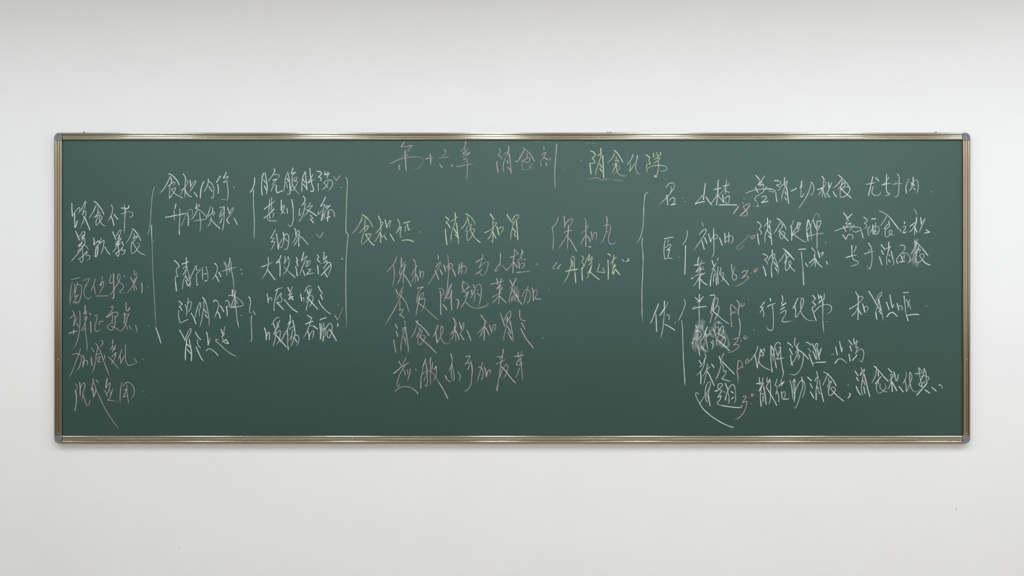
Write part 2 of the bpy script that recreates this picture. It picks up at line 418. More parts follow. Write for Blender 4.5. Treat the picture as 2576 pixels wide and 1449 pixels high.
# ---------------------------------------------------------------- chalk writing
# '@ x y s' sets the origin (photo px) and the scale of the strokes that follow; one line is one
# character or mark: chalk colour, then strokes parted by '/'; '+' pressed hard, '-' light.
INK = """
@ 160 490 7.625
w +158,165 160,280 168,415 / 168,415 200,360 260,275 300,248 317,262 303,320 270,382 / +212,360 212,480 218,628 240,590 262,500 / 335,305 370,225 420,120 418,190 385,300 357,392 385,340 408,305 428,325 425,380 400,455 350,570 318,635 297,652 / +382,425 410,450 450,540 505,678
w 625,200 570,320 520,405 480,455 / +585,125 630,155 700,240 745,310 770,372 / 655,235 662,290 650,360 / 585,440 640,375 690,335 718,345 / 610,425 660,392 705,370 / 645,400 650,440 625,500 622,575 645,572 700,500 735,450 735,420 700,395 / 688,400 690,470 720,545 760,580 812,604
w 910,195 935,230 940,300 925,360 900,420 850,518 / +905,405 940,480 965,590 / +968,370 1000,420 1043,472
w +1105,255 1170,258 1235,262 1250,210 / 1165,195 1172,300 / -1170,320 1215,262 / 1100,372 1160,345 1250,325 1312,342 1328,385 1300,425 1250,435 / 1180,280 1172,480 1160,742
w +232,695 270,790 305,870 / 300,800 370,712 405,715 400,780 330,900 / 335,820 385,765 350,860 400,830 410,920 360,985 295,965 370,895 395,850 / +350,930 290,1000 290,960 / 410,925 350,1020 290,1060 255,1110 / 360,1000 300,1095 230,1180 135,1282 / 385,955 430,985 482,1050 / 355,995 362,1100 375,1180 370,1250 345,1302 315,1260 300,1218 / 285,1230 340,1200 400,1145 445,1085 455,1100 430,1160 490,1165 507,1190 480,1245 430,1258
w +575,825 585,880 580,965 620,920 655,890 690,888 678,930 / +630,985 615,1090 608,1192 635,1170 655,1085 660,950 / 722,825 700,895 700,940 740,895 775,868 765,980 740,1080 700,1152 / +790,998 830,1070 885,1145
w +940,710 975,790 1000,855 / 1000,800 1040,735 1085,678 1102,690 1080,770 1020,860 / 1050,760 1075,810 1040,870 / 1000,910 1060,870 1110,830 1060,905 1000,930 / +1060,890 1000,960 1085,925 1040,975 / 990,990 1080,920 / 1050,960 1000,1030 930,1115 / +1115,900 1130,925 1143,972 / 1050,980 1060,1080 1060,1140 1048,1182 1005,1125 1060,1090 1130,1010 / 1000,1120 1100,1050 1130,1000 1125,1075 1182,1055 1180,1090 1135,1150 1105,1130
w 1315,690 1290,770 1240,870 1185,938 / +1315,655 1350,670 1400,730 1440,790 1480,878 / 1350,740 1355,800 1330,850 1400,790 1412,800 1370,870 / 1320,900 1300,960 1293,1050 1305,1115 1335,1120 1400,1060 1452,965 1440,930 1390,920 / 1300,930 1340,890 1385,850 / 1340,920 1360,970 1430,1080 1500,1130 1590,1167
@ 160 680 8.05
p 150,188 200,180 335,138 / 175,240 145,400 130,560 130,720 / -150,600 200,440 245,300 / 225,270 230,380 225,590 / 285,240 255,380 230,480 / 285,290 330,295 365,330 360,440 340,560 300,650 255,665 210,640 / 230,540 290,500 250,570 195,655 250,640 310,628
p 395,208 470,175 522,165 470,270 440,312 500,290 / 450,300 420,390 415,480 450,550 505,580 540,550 565,510
p 650,170 610,280 575,370 540,432 / 610,325 635,400 643,500 / 770,120 780,180 760,310 / 725,300 780,245 812,240 800,320 770,390 720,475 / 750,320 760,250 / 665,518 780,520 920,515
p 965,100 935,190 935,255 975,260 1000,205 / +1010,60 1015,300 1015,560 985,555 / 950,495 1000,420 1070,310 1130,210 1145,130 1125,72 1095,100 1095,180 1125,240 1200,290 1210,340 1180,400 1130,440 1235,470 / +1225,110 1240,128
p 1430,0 1435,85 1460,95 1495,25 / +1355,138 1380,190 1430,270 / 1410,245 1450,180 1495,110 1460,200 1430,270 1380,350 1280,465 / 1400,300 1450,220 / 1400,320 1425,370 1430,435 / 1435,310 1465,340 1490,408 / +1575,262 1590,330 1585,455
p +1708,336 1714,342
p 185,820 210,890 120,985 / 210,890 235,930 215,1040 195,1090 290,950 / 240,1060 215,1110 170,1130 / 260,1075 300,1130 330,1185 / 210,1190 200,1240 208,1315 / +110,1275 180,1250 265,1232 / 325,820 335,900 330,1100 310,1280 285,1400 250,1500 210,1560 175,1572 / +440,710 435,780 435,880 / 400,880 450,830 465,860 435,950 415,1000 475,940 465,980 430,1060 / 440,1000 430,1080 360,1225 400,1200 430,1175 465,1155 / 435,1060 440,1200 460,1380 475,1520 468,1650 / +525,865 548,890 / +548,1035 550,1150 555,1262
p 630,930 660,900 680,915 670,1000 640,1120 635,1190 650,1235 690,1230 760,1200 / 720,1060 725,1110 / 715,1050 760,1035 805,1030
p 945,750 985,730 1005,745 960,840 870,935 / +860,952 940,910 990,870 / 980,860 1050,845 1095,860 1095,900 1070,950 1040,970 / 1000,900 975,1080 / 1040,930 1045,1050 1010,1180 960,1215 900,1180 890,1130 950,1080 1080,1050 / 960,1130 1050,1165 1140,1235
p +1265,655 1265,740 1265,800 1290,820 1315,800 1340,750 / +1225,860 1240,960 1220,1075 / 1320,880 1280,1000 1255,1090 1210,1180 1145,1245 / 1235,890 1320,890 / 1250,1100 1285,1150 1300,1222 / 1330,1120 1350,1160 1375,1208 / 1455,1110 1475,1170 1495,1265
p +1722,1120 1728,1126
p -1670,1098 1674,1102
@ 160 830 8.05
p 345,380 300,510 230,690 170,850 108,968 / 185,500 230,478 300,485 350,530 360,600 330,720 285,800 245,822 / 385,515 410,560 415,640 400,700 390,755 / +395,640 390,750 / 400,640 450,610 485,645 480,710 455,725
p 555,370 590,390 608,440 / +560,560 565,640 575,720 / 690,350 665,480 640,640 610,790 575,880 / 645,270 700,345 750,450 800,600 860,760 928,945 / 755,210 790,235 795,270 760,320 720,340 / 835,505 820,580 790,625 / 650,520 715,480 730,490 / 660,590 730,540 745,560 680,640 740,630 730,665 685,672
p +1000,200 995,240 985,285 / 945,400 985,330 1000,310 985,400 / 1055,310 1010,400 975,470 / 1000,420 1050,370 / 980,545 1030,490 1060,455 1050,520 1000,640 945,695 / 905,540 980,620 1060,720 1125,805
p 1180,395 1145,500 1095,615 / 1140,520 1155,600 1155,685 1200,590 1240,500 / 1255,300 1250,450 1255,600 1285,690 1320,715 1400,700 1490,665 / 1435,570 1460,620 1498,662
p +1600,588 1610,598
p -1552,490 1560,494
@ 160 920 8.05
p 235,370 275,400 275,460 235,520 / +230,500 250,550 262,700 245,820 230,905 / +325,335 335,430 335,600 / 335,480 370,390 410,348 432,370 430,450 400,520 385,600 370,730 / 395,590 420,660 455,780 480,805 515,770 540,670
p 585,350 570,440 555,525 / -560,500 590,440 / +590,450 600,540 605,630 630,580 660,480 / 585,255 620,370 660,490 740,660 840,870 960,1060 1050,1190 1120,1268 / 650,280 675,305 700,345
p +880,260 865,350 855,455 / 860,450 910,370 945,350 935,420 905,520 870,600 / 815,485 850,530 900,645 / 930,470 950,540 945,600 1005,455 975,550 930,660 890,695 980,705 1095,735
p 1180,340 1160,450 1145,600 1145,755 / 1205,410 1250,355 1310,335 1380,380 1425,460 1425,560 1400,630 1355,675 / 1280,390 1285,520 1300,650 1325,780 / 1230,490 1270,480 1250,540 1210,635 1260,615 1320,590
p +1602,518 1608,524
p +1630,628 1634,632
@ 370 430 8.05
w 470,110 420,220 340,360 250,460 / +440,58 500,85 570,150 620,215 650,285 / +480,130 495,180 490,250 / 420,318 480,265 540,225 565,235 545,280 510,300 / 465,290 455,420 455,558 / 455,555 510,480 560,400 575,345 550,340 500,375 / 490,370 530,430 610,490 710,545 / +680,530 715,545
w +725,58 765,105 780,170 / 780,170 765,300 765,450 765,550 / 795,180 825,205 810,260 770,330 660,415 / -740,370 680,480 660,500 / +760,350 790,430 840,495 895,525 / +868,190 880,260 880,325 / 870,330 930,240 980,200 990,220 930,320 845,450 / +955,435 985,475 1018,520
w +1150,215 1110,300 1085,420 1080,545 / +1240,165 1240,230 / 1245,220 1200,340 1135,440 / 1260,215 1310,260 1350,350 1350,460 1330,555 1300,540 1285,510 / +1255,310 1280,365 1315,415
w +1485,100 1450,160 1400,235 / +1430,270 1445,360 1440,455 / +1605,25 1580,80 1545,140 / 1545,150 1640,110 1600,180 1540,235 1600,215 1670,205 / 1610,230 1635,350 1640,480 1620,590 1560,575 1480,585
w +1755,325 1765,335
w +585,668 575,715 560,765 / 550,800 550,900 552,1010 / +370,935 450,930 550,905 670,885 770,860 / 660,765 665,880 655,1060 655,1285 / +650,1200 655,1288
w -690,1110 740,1000 790,870 850,790 890,778 920,805 925,850 900,910 855,935 / +820,860 835,960 835,1100 / 1000,655 995,720 985,770 1050,680 1060,700 1040,750 / +980,755 990,765 / 1020,790 960,900 900,980 870,990 / 1000,760 1100,820 1180,900 1205,945 1180,980 1100,990 1010,1000 940,1020 / 1060,850 1075,960 1085,1080 1068,1240
w 1285,715 1260,800 1225,925 1290,880 1320,860 / 1325,740 1325,830 1290,905 / 1310,850 1350,820 1365,850 1330,920 / -1255,1010 1330,930 / 1300,940 1290,1020 1250,1100 1210,1120 / +1310,1000 1370,1070 1475,1165
w 1470,745 1530,730 1568,725 1520,790 1480,870 1465,980 / 1565,730 1560,900 1550,1080 1520,1230 / -1490,885 1560,820 / -1480,910 1555,850 / -1480,940 1550,880 / 1520,960 1495,1020 1460,1075
w +1630,745 1650,800 1665,865 / 1665,865 1710,780 1745,740 1740,790 1690,880 1610,985 / +1610,985 1635,1030 1660,1065 / +1760,955 1790,1010 1825,1085
@ 410 640 8.05
w +230,125 290,175 330,245 / 330,245 280,290 270,350 300,440 / 300,440 250,460 250,540 258,640 272,740 / +255,560 272,742 / +470,65 475,150 470,230 / +385,195 450,175 510,145 / 405,285 460,240 490,240 / 480,250 440,350 395,435 / 470,300 440,450 405,580 395,720 / 480,240 510,360 545,520 560,600 545,685 / +460,440 500,510 515,540 / +460,520 510,640 540,590
w 545,510 590,400 640,290 675,220 680,320 720,315 760,320 700,375 680,390 680,500 690,630 720,570 / +690,600 690,630
w 795,265 800,380 805,530 / 870,250 900,350 915,520 / +835,400 875,385 / +845,545 890,525
w +1045,180 1075,205 / 1075,205 1100,250 1095,330 1060,420 985,522 / +1070,430 1100,480 1130,550 / +1130,360 1175,450
w +1355,70 1350,150 1325,240 / 1330,240 1350,300 1352,375 / -1240,160 1275,210 1285,300 1295,410 / +1295,400 1297,415 / 1200,340 1280,315 1380,285 1500,255 / 1380,150 1385,300 1420,500 1440,700
w +1575,315 1588,295
w +1595,388 1603,396
@ 410 740 8.05
w +315,140 355,165 390,205 / 390,205 330,255 330,265 / +330,255 360,285 385,330 / 318,335 315,440 335,540 355,580 430,545 535,500
w 510,80 500,200 485,330 470,460 / 440,210 470,250 485,375 / 500,200 535,150 570,150 570,220 545,310 495,380 / +570,385 620,470 668,598 / 650,480 665,400 700,270 745,170 765,200 755,280 735,330 / 730,300 735,380 740,460
w +800,65 840,110 875,200 / 875,200 905,330 930,480 935,580 925,650 / 825,140 825,260 800,430 770,580 740,665 / +835,310 880,380 / +850,410 905,480
w +1020,155 1060,120 1095,135 / 1095,135 1125,190 1120,270 1090,360 1035,495 / +1095,350 1140,410 1160,490 / +1155,230 1200,290 1230,358
w 1265,145 1300,125 1340,180 1345,240 1290,245 / +1285,250 1295,340 1305,435 / +1405,-90 1405,40 / 1475,-80 1450,50 1370,270 / 1430,-100 1450,60 / 1325,35 1380,20 1460,50 1560,120 1620,190 1610,235 1500,255 1360,275 / +1380,270 1450,255 / 1460,60 1460,200 1480,320 1500,500 1535,690 / 1475,120 1500,160 1480,220 / -1420,250 1475,120
w +1580,428 1586,434
w +1735,55 1765,90 / 1765,90 1775,180 1755,290 1755,370 1800,382 / 1825,345 1850,380 1868,415 / 1795,430 1785,560 1795,750 1795,945 1740,945
w +335,725 390,820 450,940 / 440,940 480,830 540,710 570,700 560,770 510,860 470,950 / +480,950 465,1080 455,1200 455,1330 / +530,910 555,1050 580,1180 575,1350 / -440,1270 470,960 / +480,1010 550,1070 / +495,1120 570,1210
w +655,770 700,850 765,920 / 715,925 695,945 700,1000 730,1060 775,1100 / +670,1070 715,1170 770,1290 815,1345
w +885,765 905,870 912,960 915,1030 / 915,1030 935,960 960,880 / 875,1150 910,1110 970,1115 1050,1170 1110,1240 / +1080,1200 1110,1240
w +1180,715 1205,800 / 1255,655 1235,750 1200,860 1190,880 / 1190,880 1260,780 / 1215,900 1215,970 1300,890 / +1230,960 1260,930 1290,940 1325,1000 1250,980 / 1120,925 1080,915 1070,950 1140,1010 1270,1130 1380,1210 1500,1275
w -1578,978 1584,984
@ 630 420 8.05
w +82,220 85,300 65,390 35,460 0,510 / 70,455 60,600 65,800 75,1000 80,1200 75,1449 / -70,1300 72,1449
w +265,125 235,230 225,400 235,570 / +295,115 320,250 340,400 325,545 / +265,260 310,325 / +280,380 320,465
w +475,35 495,70 480,110 / 480,110 420,210 355,300 / 470,160 530,150 580,165 570,215 545,235 / +455,270 530,245 / 530,250 470,320 430,375 / 510,340 450,410 410,515 / +530,375 520,450 540,525 580,510 650,480
w 760,95 710,220 690,370 675,515 / +765,135 790,280 800,400 800,540 750,550 / +740,230 775,290 / 720,300 755,450 / -740,300 775,270
w +865,20 840,90 830,140 915,105 / 900,115 850,175 845,230 845,330 870,400 930,490 1000,570 / 850,270 900,220 945,210 930,260 880,290 950,290 950,330 900,410 860,470 825,470 820,420 860,330
w +1110,95 1060,210 1040,350 1040,490 / +1110,95 1125,250 1145,465 / +1060,240 1100,310 / +1065,345 1145,440
w +1205,25 1215,180 1245,350 / +1245,350 1280,480 1215,492 / 1265,150 1220,240 1160,325 1240,280 1320,235
w +1345,90 1400,95 1445,130 1380,205 / +1390,205 1435,230 1420,275 / 1375,330 1370,400 1380,505
w +1495,150 1560,140 1600,130 / 1505,85 1530,195 / 1570,95 1545,200 / 1585,140 1540,240 / 1480,320 1560,265 1640,275 1665,330 1640,410 1560,495 / 1575,290 1540,390 1445,465 / 1490,320 1580,430
r 1685,190 1740,280 / 1740,280 1825,160
w +1838,412 1844,418
w 385,650 385,740 375,830 370,940 / 430,620 425,750 445,940 / +280,855 350,800 410,755 / 410,755 470,710 500,660 / -390,820 440,790 / -385,860 450,820 / +275,1035 370,960 480,850 / 345,1000 350,1060 390,1090 555,1090 / +385,970 400,1040 / 475,930 455,1010
w +625,670 625,770 625,885 / 630,880 650,800 690,780 670,860 640,930 595,985 / 640,900 700,945 / +740,840 750,935 / +835,660 860,800 870,950 / 870,950 865,1080 835,1180 800,1200 740,1145
w +1065,590 1105,640 1100,700 / 1100,700 1030,785 1060,760 1110,740 1090,850 1060,980 990,1105 980,1060 / 1000,840 985,980 1060,920 / 1220,720 1170,790 1180,810 1260,775 1200,860 1130,950 1080,1005 / -1100,870 1170,790 / +1145,870 1220,910 1340,990 / +1215,970 1265,1045 / +1215,1050 1275,1130
w +1520,610 1480,700 / 1480,700 1420,800 1500,755 1480,850 1430,1085 / +1440,1080 1470,950 / 1500,770 1540,840 / 1380,895 1370,965 1460,870 / 1550,770 1550,815 1620,770 1570,830 1510,920 1485,1070 / 1580,890 1640,865 1690,920 1705,1030 / +1575,900 1570,1000 1560,1095 / +1535,1035 1610,1005 / 1560,960 1600,930
w -1738,1045 1742,1049
@ 640 570 8.05
w 425,60 380,150 330,235 400,225 370,280 340,320 400,300 405,340 370,410 335,480 / +445,145 465,280 485,460 / 485,460 510,350 580,215 / +580,115 600,210 590,300 / 590,300 570,380 540,425 510,430 / 595,190 650,145 690,190 695,300 670,430 625,470 585,440 / 600,220 650,270 700,330
w +815,35 835,90 840,185 / 835,185 880,75 910,110 905,200 895,300 900,395 / +895,340 903,395 / 890,150 830,240 760,350 / 905,190 860,290 795,400 / +930,200 990,250 1085,360
w -1183,190 1189,196
r 1260,150 1325,228 / 1325,228 1405,100
w +1770,640 1785,665
w 275,615 285,720 265,850 215,970 140,1070 / +145,815 220,790 / 220,790 300,760 368,712 / +260,865 330,960 415,1075
w +535,585 510,660 440,740 490,720 / +510,700 520,820 518,1000 / 600,615 625,620 620,690 595,770 / +680,610 690,650 / 690,650 710,680 690,790 640,900 570,990 / -620,730 670,640 / 600,815 690,910 820,1030 / +760,970 820,1030
w +850,625 880,690 / 880,690 850,700 / +855,700 880,795 / +835,810 855,890 865,1000 / +1000,520 980,600 950,700 / 950,700 1065,590 1020,690 960,850 905,1000 / -1010,760 1060,700 1130,690 1130,740 1080,800 1035,800 1030,750 / 1085,690 1050,840 / -1060,740 1110,720 / +980,880 1025,1000 / 1090,870 1140,860 1110,910 1055,965 1150,950 1230,930
w +1270,570 1305,620 1270,660 1325,720 / +1350,745 1358,752 / +1280,785 1295,960 / +1405,515 1410,600 1395,680 / 1395,680 1465,595 1430,700 1400,745 1470,695 1460,760 1400,840 / 1400,850 1470,750 1530,725 1555,790 1530,900 1475,1020 / +1420,930 1475,1020 / +1545,770 1450,880 1350,990
@ 650 710 8.05
w +175,230 190,320 200,415 / 205,360 240,305 270,335 265,390
w +345,170 410,125 / 400,130 500,105 / 385,160 345,300 320,440 320,570 / +310,560 325,570 / 365,360 410,280 460,220 460,270 440,300 470,310 470,380 430,410 / 430,410 375,405 / +375,410 430,470 510,555
w +595,105 635,190 / 690,90 650,200 610,270 680,215 / +615,350 640,300 700,290 / 640,290 680,220 / +665,315 705,360 / 700,290 715,300 / 625,340 705,290 / +520,350 590,430 690,540 790,605
w +855,240 870,330 875,380 / 880,330 920,320 915,410
w 940,190 980,110 1040,70 1080,100 / +985,150 1000,225 / 1040,135 1010,320 1000,300 / 1080,140 1030,270 955,425 / -1000,250 1060,160 / -1000,320 1030,210 / 970,320 1060,270 1105,290 1100,360 1060,460 1010,510 / 1030,330 990,450 960,590 / +1000,320 1080,410 1200,545
w +1210,80 1265,190 / 1265,190 1295,220 1255,265 / +1260,260 1300,350 / +1220,365 1260,450 1330,540 / 1330,540 1400,600 1480,655
w -814,458 820,464
w +1612,456 1618,462
r 1540,660 1605,765 / -1605,765 1660,640 1725,490
w +1608,835 1612,850 1605,895
w +125,925 155,1050 160,1165 / +165,1100 200,1010 225,1050 222,1160
w 270,860 330,760 390,710 435,725 / +310,840 330,920 / 385,800 375,910 / 430,770 390,900 340,1000 310,1060 / 330,960 410,880 400,930 / 310,1050 350,970 / 360,1010 330,1180 290,1310 / 380,1030 430,970 445,1020 430,1150 390,1230 360,1260 / +345,1060 450,1180 565,1310 / -440,1215 500,1100 560,970
w +640,665 650,710 640,760 / 645,770 595,860 660,790 590,945 / -480,1170 560,1000 590,940 / +585,960 590,1060 / 600,1060 590,1200 605,1370 / +600,1300 605,1370 / 620,960 680,910 740,880 / +695,770 725,900 735,980 / 735,980 745,1060 / 690,960 680,1040 660,1190 / -610,1190 680,1060 / 750,1060 810,1090 820,1170 790,1260 760,1285 / 735,1070 700,1200 670,1280 640,1305 / +740,1140 775,1210 / 700,1130 745,1085
w +990,670 1040,700 1085,730 / 1065,740 1030,880 970,1030 900,1140 / +955,850 1040,810 1105,790 / 1060,880 1120,885 1160,910 1200,950 / +1120,890 1200,950
w +1005,1000 1025,1080 1030,1165 / 1030,1100 1070,1010 1115,985 1115,1050 1100,1145
w +1250,765 1290,740 1370,720 / +1245,830 1255,970 1255,1150 / 1285,840 1285,950 1280,1120 / 1325,820 1330,980 1310,1190 / +1315,1100 1310,1190 / 1300,960 1350,930 1365,1000 1350,1090 1325,1120 / -1280,1000 1340,930
w 1370,930 1430,840 1480,850 1495,930 1475,1040 1430,1130 1400,1100 1395,1020 1430,960 / +1440,950 1500,1040 1580,1185
@ 370 430 8.05
w -5,1295 50,1160 75,900 95,600 120,420 145,340 170,308 195,300 212,318 / 85,1100 90,1250 100,1440
@ 160 490 7.625
w +1725,888 1730,893
w -1690,580 1690,720 1700,1000 1710,1449 1735,1850 1755,2250 1773,2580 / +1770,2550 1830,2720 1865,2840
@ 0 0 1
w -622,547.5 623,548
w -332.5,559 333,559.6
@ 0 0 1
y 869,446 873,451 874,465 872,500 871,540 870,570 871,584 876,590 875,600 872,630 870,680 870,740 871,790 872,816 869,826
@ 970 340 8.05
p +380,140 345,190 320,235 / 320,235 420,235 500,210 540,215 480,265 420,300 / +455,325 475,308 / +395,310 395,400 / -250,490 390,420 460,385 440,410 400,440 / +395,400 405,560 418,710 / 90,578 250,505 400,460 600,435 / -600,435 700,450 755,500 745,570 700,640 640,675 570,695 / +290,600 268,650 285,700
p +810,480 880,465 / -880,465 975,458 / +900,378 912,450 912,595
p +1195,290 1220,330 / 1220,330 1200,390 1130,440 / 1085,465 1180,455 1300,438 / +1095,590 1120,625 1150,655
p +1335,600 1358,635
p +1610,130 1625,170 / 1625,170 1610,215 1590,240 / 1525,325 1580,270 1620,260 1600,310 1560,390 1640,320 1695,265 / 1560,390 1640,350 1610,370 / 1555,445 1640,390 1705,350 1640,440 / 1570,500 1650,440 / -1600,495 1680,480 / 1430,632 1500,628 1640,600 1785,575 / 1645,510 1662,580 1655,700 1645,920 / -1560,570 1640,530
@ 1230 340 8.05
p 185,265 230,300 230,350 185,405 / 185,405 240,440 265,480 248,510 / +160,535 165,640 190,760 / +398,220 398,300 380,380 / 300,390 360,350 425,335 / -385,370 400,430 / 390,370 330,470 290,600 290,700 310,765 / +415,380 430,550 450,775 / +370,510 382,575 / +375,650 425,700
p +710,315 650,420 600,500 / 600,500 570,535 530,530 / +680,255 760,310 840,390 920,520 / 760,365 778,410 765,455 / 650,545 700,505 790,460 830,470 820,520 780,555 735,540 710,510 / -710,520 680,600 670,660 690,695 740,700 820,680 880,610 860,570 820,610 815,640 850,670 905,685
p 1090,225 1120,260 1108,305 / 1060,410 1110,365 1150,350 1130,410 1100,460 1050,520 1005,540 / +1120,455 1200,500 / 1045,550 1055,610 1072,645 / +1155,560 1172,620
p 1235,455 1240,510 / +1375,180 1360,350 1340,600 1330,800 / 1330,800 1335,950 1345,1105
p +1525,692 1532,700
w +1862,514 1868,522
@ 1450 340 8.05
y +290,322 350,345 385,400 / 385,400 370,430 315,460 / 315,460 365,520 370,550 340,570 275,570 / +275,570 280,650 300,785 / +492,265 495,330 495,420 / 430,420 480,380 530,360 / 500,420 480,480 430,620 395,740 395,825 / +535,410 540,560 545,700 550,860 / +530,420 540,600 552,860 / +470,580 515,650 / +475,675 515,735
r -230,870 280,890 340,875 410,862 460,885 510,910 570,895 640,885 710,905 / -740,910 830,905 900,925 960,918
y 780,360 740,440 690,510 615,558 / +765,310 820,350 880,440 940,545 / 800,430 810,480 790,530 855,505 845,550 780,600 / -725,605 790,570 815,580 / 810,580 760,690 715,790 / +790,580 815,620 / 815,620 815,690 835,760 900,815 990,825 1008,800 / -840,630 880,640 860,690 800,750 745,790
y +1145,395 1130,450 / 1130,450 1080,540 1010,612 / 1090,575 1095,640 1080,720 / +1070,720 1095,720 / 1090,720 1140,640 1200,550 / +1240,415 1225,480 / 1225,480 1205,580 1205,680 1240,770 1305,790
y +1410,395 1490,455 / 1490,455 1470,510 1500,580 / 1500,580 1425,600 1425,660 1440,770 / +1560,365 1565,445 / 1620,355 1655,420 / +1705,350 1700,395 / 1700,395 1640,455 1560,500 / -1600,420 1650,400 / 1640,470 1695,465 1640,520 1550,580 / 1655,520 1665,600 1655,700 1620,850 / 1450,665 1540,625 1680,612 1790,625 1835,670 1810,710 1730,728 1670,715
r +1590,815 1580,835 1605,850 1625,835 1600,815
w -1822,882 1828,888
@ 850 510 8.05
y 490,285 460,380 390,510 285,632 / +495,238 560,285 620,340 / 620,340 670,410 708,510 / 550,320 545,420 535,580 500,680 475,800 495,840 600,750 665,660 655,630 560,640 / 440,612 530,510 610,460 610,500 540,600 / +560,640 620,740 680,820 735,862
y +820,268 860,350 / 860,350 870,450 870,560 860,640 / +850,600 900,700 / 850,780 880,810 / 865,640 865,740 880,800 / 880,390 915,405 890,460 820,560 755,630 / 850,600 800,710 742,798 / +955,340 990,505 / 990,505 1020,420 1065,355 1070,380 1035,520 / +930,665 990,755 / -930,660 970,615
y +1060,635 1095,695 1135,770
y +1210,335 1245,395 / 1245,395 1250,480 1180,620 1270,490 1280,510 1262,620 1270,700 1290,700 1300,650 / +1335,410 1455,382 / 1370,470 1365,610 / +1405,430 1420,500 / 1420,500 1430,555 1470,520 / 1295,765 1400,750 / +1400,750 1480,765 1530,790
y +1652,598 1662,588
w -80,1115 95,1150
@ 1090 510 8.05
y +250,290 310,330 / 310,330 315,360 255,385 / +260,395 310,450 342,510 / +245,540 255,680 275,850 / +438,200 450,300 / 355,385 440,325 510,270 / 455,300 440,400 390,540 360,690 360,815 / +470,410 485,550 500,700 / 500,700 515,855 / +415,520 475,625 / +445,645 515,715
y +660,225 700,245 / 700,250 680,360 620,470 545,552 / 710,245 780,310 830,390 858,465 / 705,330 720,400 715,450 / 650,585 700,490 770,430 775,460 720,580 / 690,570 680,680 690,750 710,765 770,690 835,560 820,530 750,530 / 745,530 800,650 870,740 950,805 / +880,750 950,805
y +1150,225 1230,335 / 1205,355 1210,500 1210,650 1205,800 / 1210,405 1285,405 1250,460 1190,530 1120,575 / +1045,610 1120,570 / 1190,590 1150,680 1090,755 / +1195,580 1270,720 / 1185,760 1205,810
y +1285,480 1330,655 / 1300,550 1360,500 1410,490 1405,560 1350,630
y +1490,240 1540,320 1605,405 / 1605,350 1640,280 1700,245 1730,265 1715,320 1670,360 / 1665,330 1620,440 1590,560 1570,680 1568,770 / +1685,370 1695,500 1715,750 / +1610,520 1665,590 / 1665,590 1640,640 / +1645,645 1670,690
@ 1370 540 8.05
p 280,45 255,130 210,210 150,265 / 155,265 175,400 178,560 165,735 / +390,25 405,130 410,250 / 415,210 470,130 545,80 565,110 540,190 490,260 / +485,220 480,340 465,460 / 390,370 450,335 580,312 / 450,410 400,510 340,600 280,685 / 470,460 465,590 455,720 / +480,470 560,570 650,742
p 800,70 835,120 835,220 / +835,220 835,330 835,640 / 860,215 880,235 850,290 735,388 / 820,430 770,520 735,590 705,600 / +865,430 900,480 925,555
p +945,350 965,505 / 970,450 1010,365 1050,370 1050,450 1030,540
w +900,655 935,648
p +1258,45 1265,100 1268,160 / 1265,160 1250,310 1210,460 1165,560 1130,580 / 1215,230 1260,200 1310,200 1335,260 1320,360 1295,460 1300,550 1340,595 1400,585 1435,555 1440,520 / 1245,330 1278,355
y 250,960 165,1080 230,1100 / 325,1010 260,1088 305,1088
y 535,885 540,990 510,1120 465,1250 390,1388 / 555,860 580,840 600,870 600,1000 615,1200 / +615,1180 632,1375 / 555,940 570,1010 560,1080 / +430,1150 550,1120 670,1105
y 755,835 795,880 790,900 750,950 790,1000 / 790,1000 775,1090 / +760,1080 755,1150 765,1330 / 905,800 870,880 830,970 790,1090 / 905,800 910,850 885,940 965,850 / 975,885 910,1000 / 890,1020 965,960 / -950,850 930,930 / 960,1010 920,1110 865,1195 915,1150 / 950,1050 915,1170 870,1270 840,1298 / +915,1150 1010,1240 1105,1315
y 1110,1000 1090,1080 1065,1150 1150,1165 1215,1175 1190,1110 1185,1080 1220,1065
y +1280,795 1325,812 / 1325,812 1345,845 / +1283,925 1290,1100 1288,1310 / 1400,820 1395,900 1370,1050 / 1450,855 1390,920 1325,1010 / 1430,1000 1395,1060 1370,1180 1395,1205 1430,1100 / +1380,1080 1440,1030 / +1385,1150 1390,1205 / +1435,1105 1520,1215
y +1570,905 1610,945 / +1685,885 1710,920 / +1710,920 1655,950
@ 960 620 8.05
p 305,215 275,290 235,370 / 235,370 170,450 100,520 / 240,375 255,480 255,600 225,815 / +400,230 395,430 / 400,420 440,350 495,290 / 470,365 490,380 450,470 355,600 / 380,460 355,550 / 455,450 400,560 370,660 305,770 / 460,370 455,500 440,640 440,780 / +440,555 510,650 560,730 600,812
p +640,265 680,305 / 680,310 690,430 / 675,380 715,395 690,430 650,500 590,610 / 690,430 685,560 688,750 / 680,560 650,640 600,742 / +690,560 725,610 745,690 / +775,485 785,630 / 785,560 815,510 850,515 845,590 825,658
p +1140,180 1150,205 1145,255 / +1100,420 1160,335 / 1160,335 1195,310 1180,380 1110,500 / 1110,520 1050,600 980,720 920,785 / +1085,480 1120,580 1155,670 / +1180,465 1205,520 1232,570 / +1260,375 1275,440 1298,500 / 1300,440 1360,360 1410,345 1435,380 1410,430 1330,490 / 1330,440 1380,390 1410,390 / 1340,175 1355,350 1360,500 1345,650 1330,850 1300,1000 1255,1120 / +1435,455 1470,530 1495,602
p +1575,355 1570,450 1560,550 / +1625,325 1620,450 / 1620,450 1622,575 / 1545,450 1600,430 / 1620,410 1680,395 1720,440 1700,520 1650,560 / 1575,505 1640,490
@ 960 620 8.05
p +285,865 325,960 / 440,810 400,890 350,980 305,1065 / 430,910 380,1020 320,1150 250,1290 160,1440 90,1560 60,1600 / +370,985 440,1060 / 440,1060 500,1150 560,1335 / 370,1110 370,1240 360,1290 / 360,1300 430,1270 400,1360 370,1380 / +360,1375 460,1448
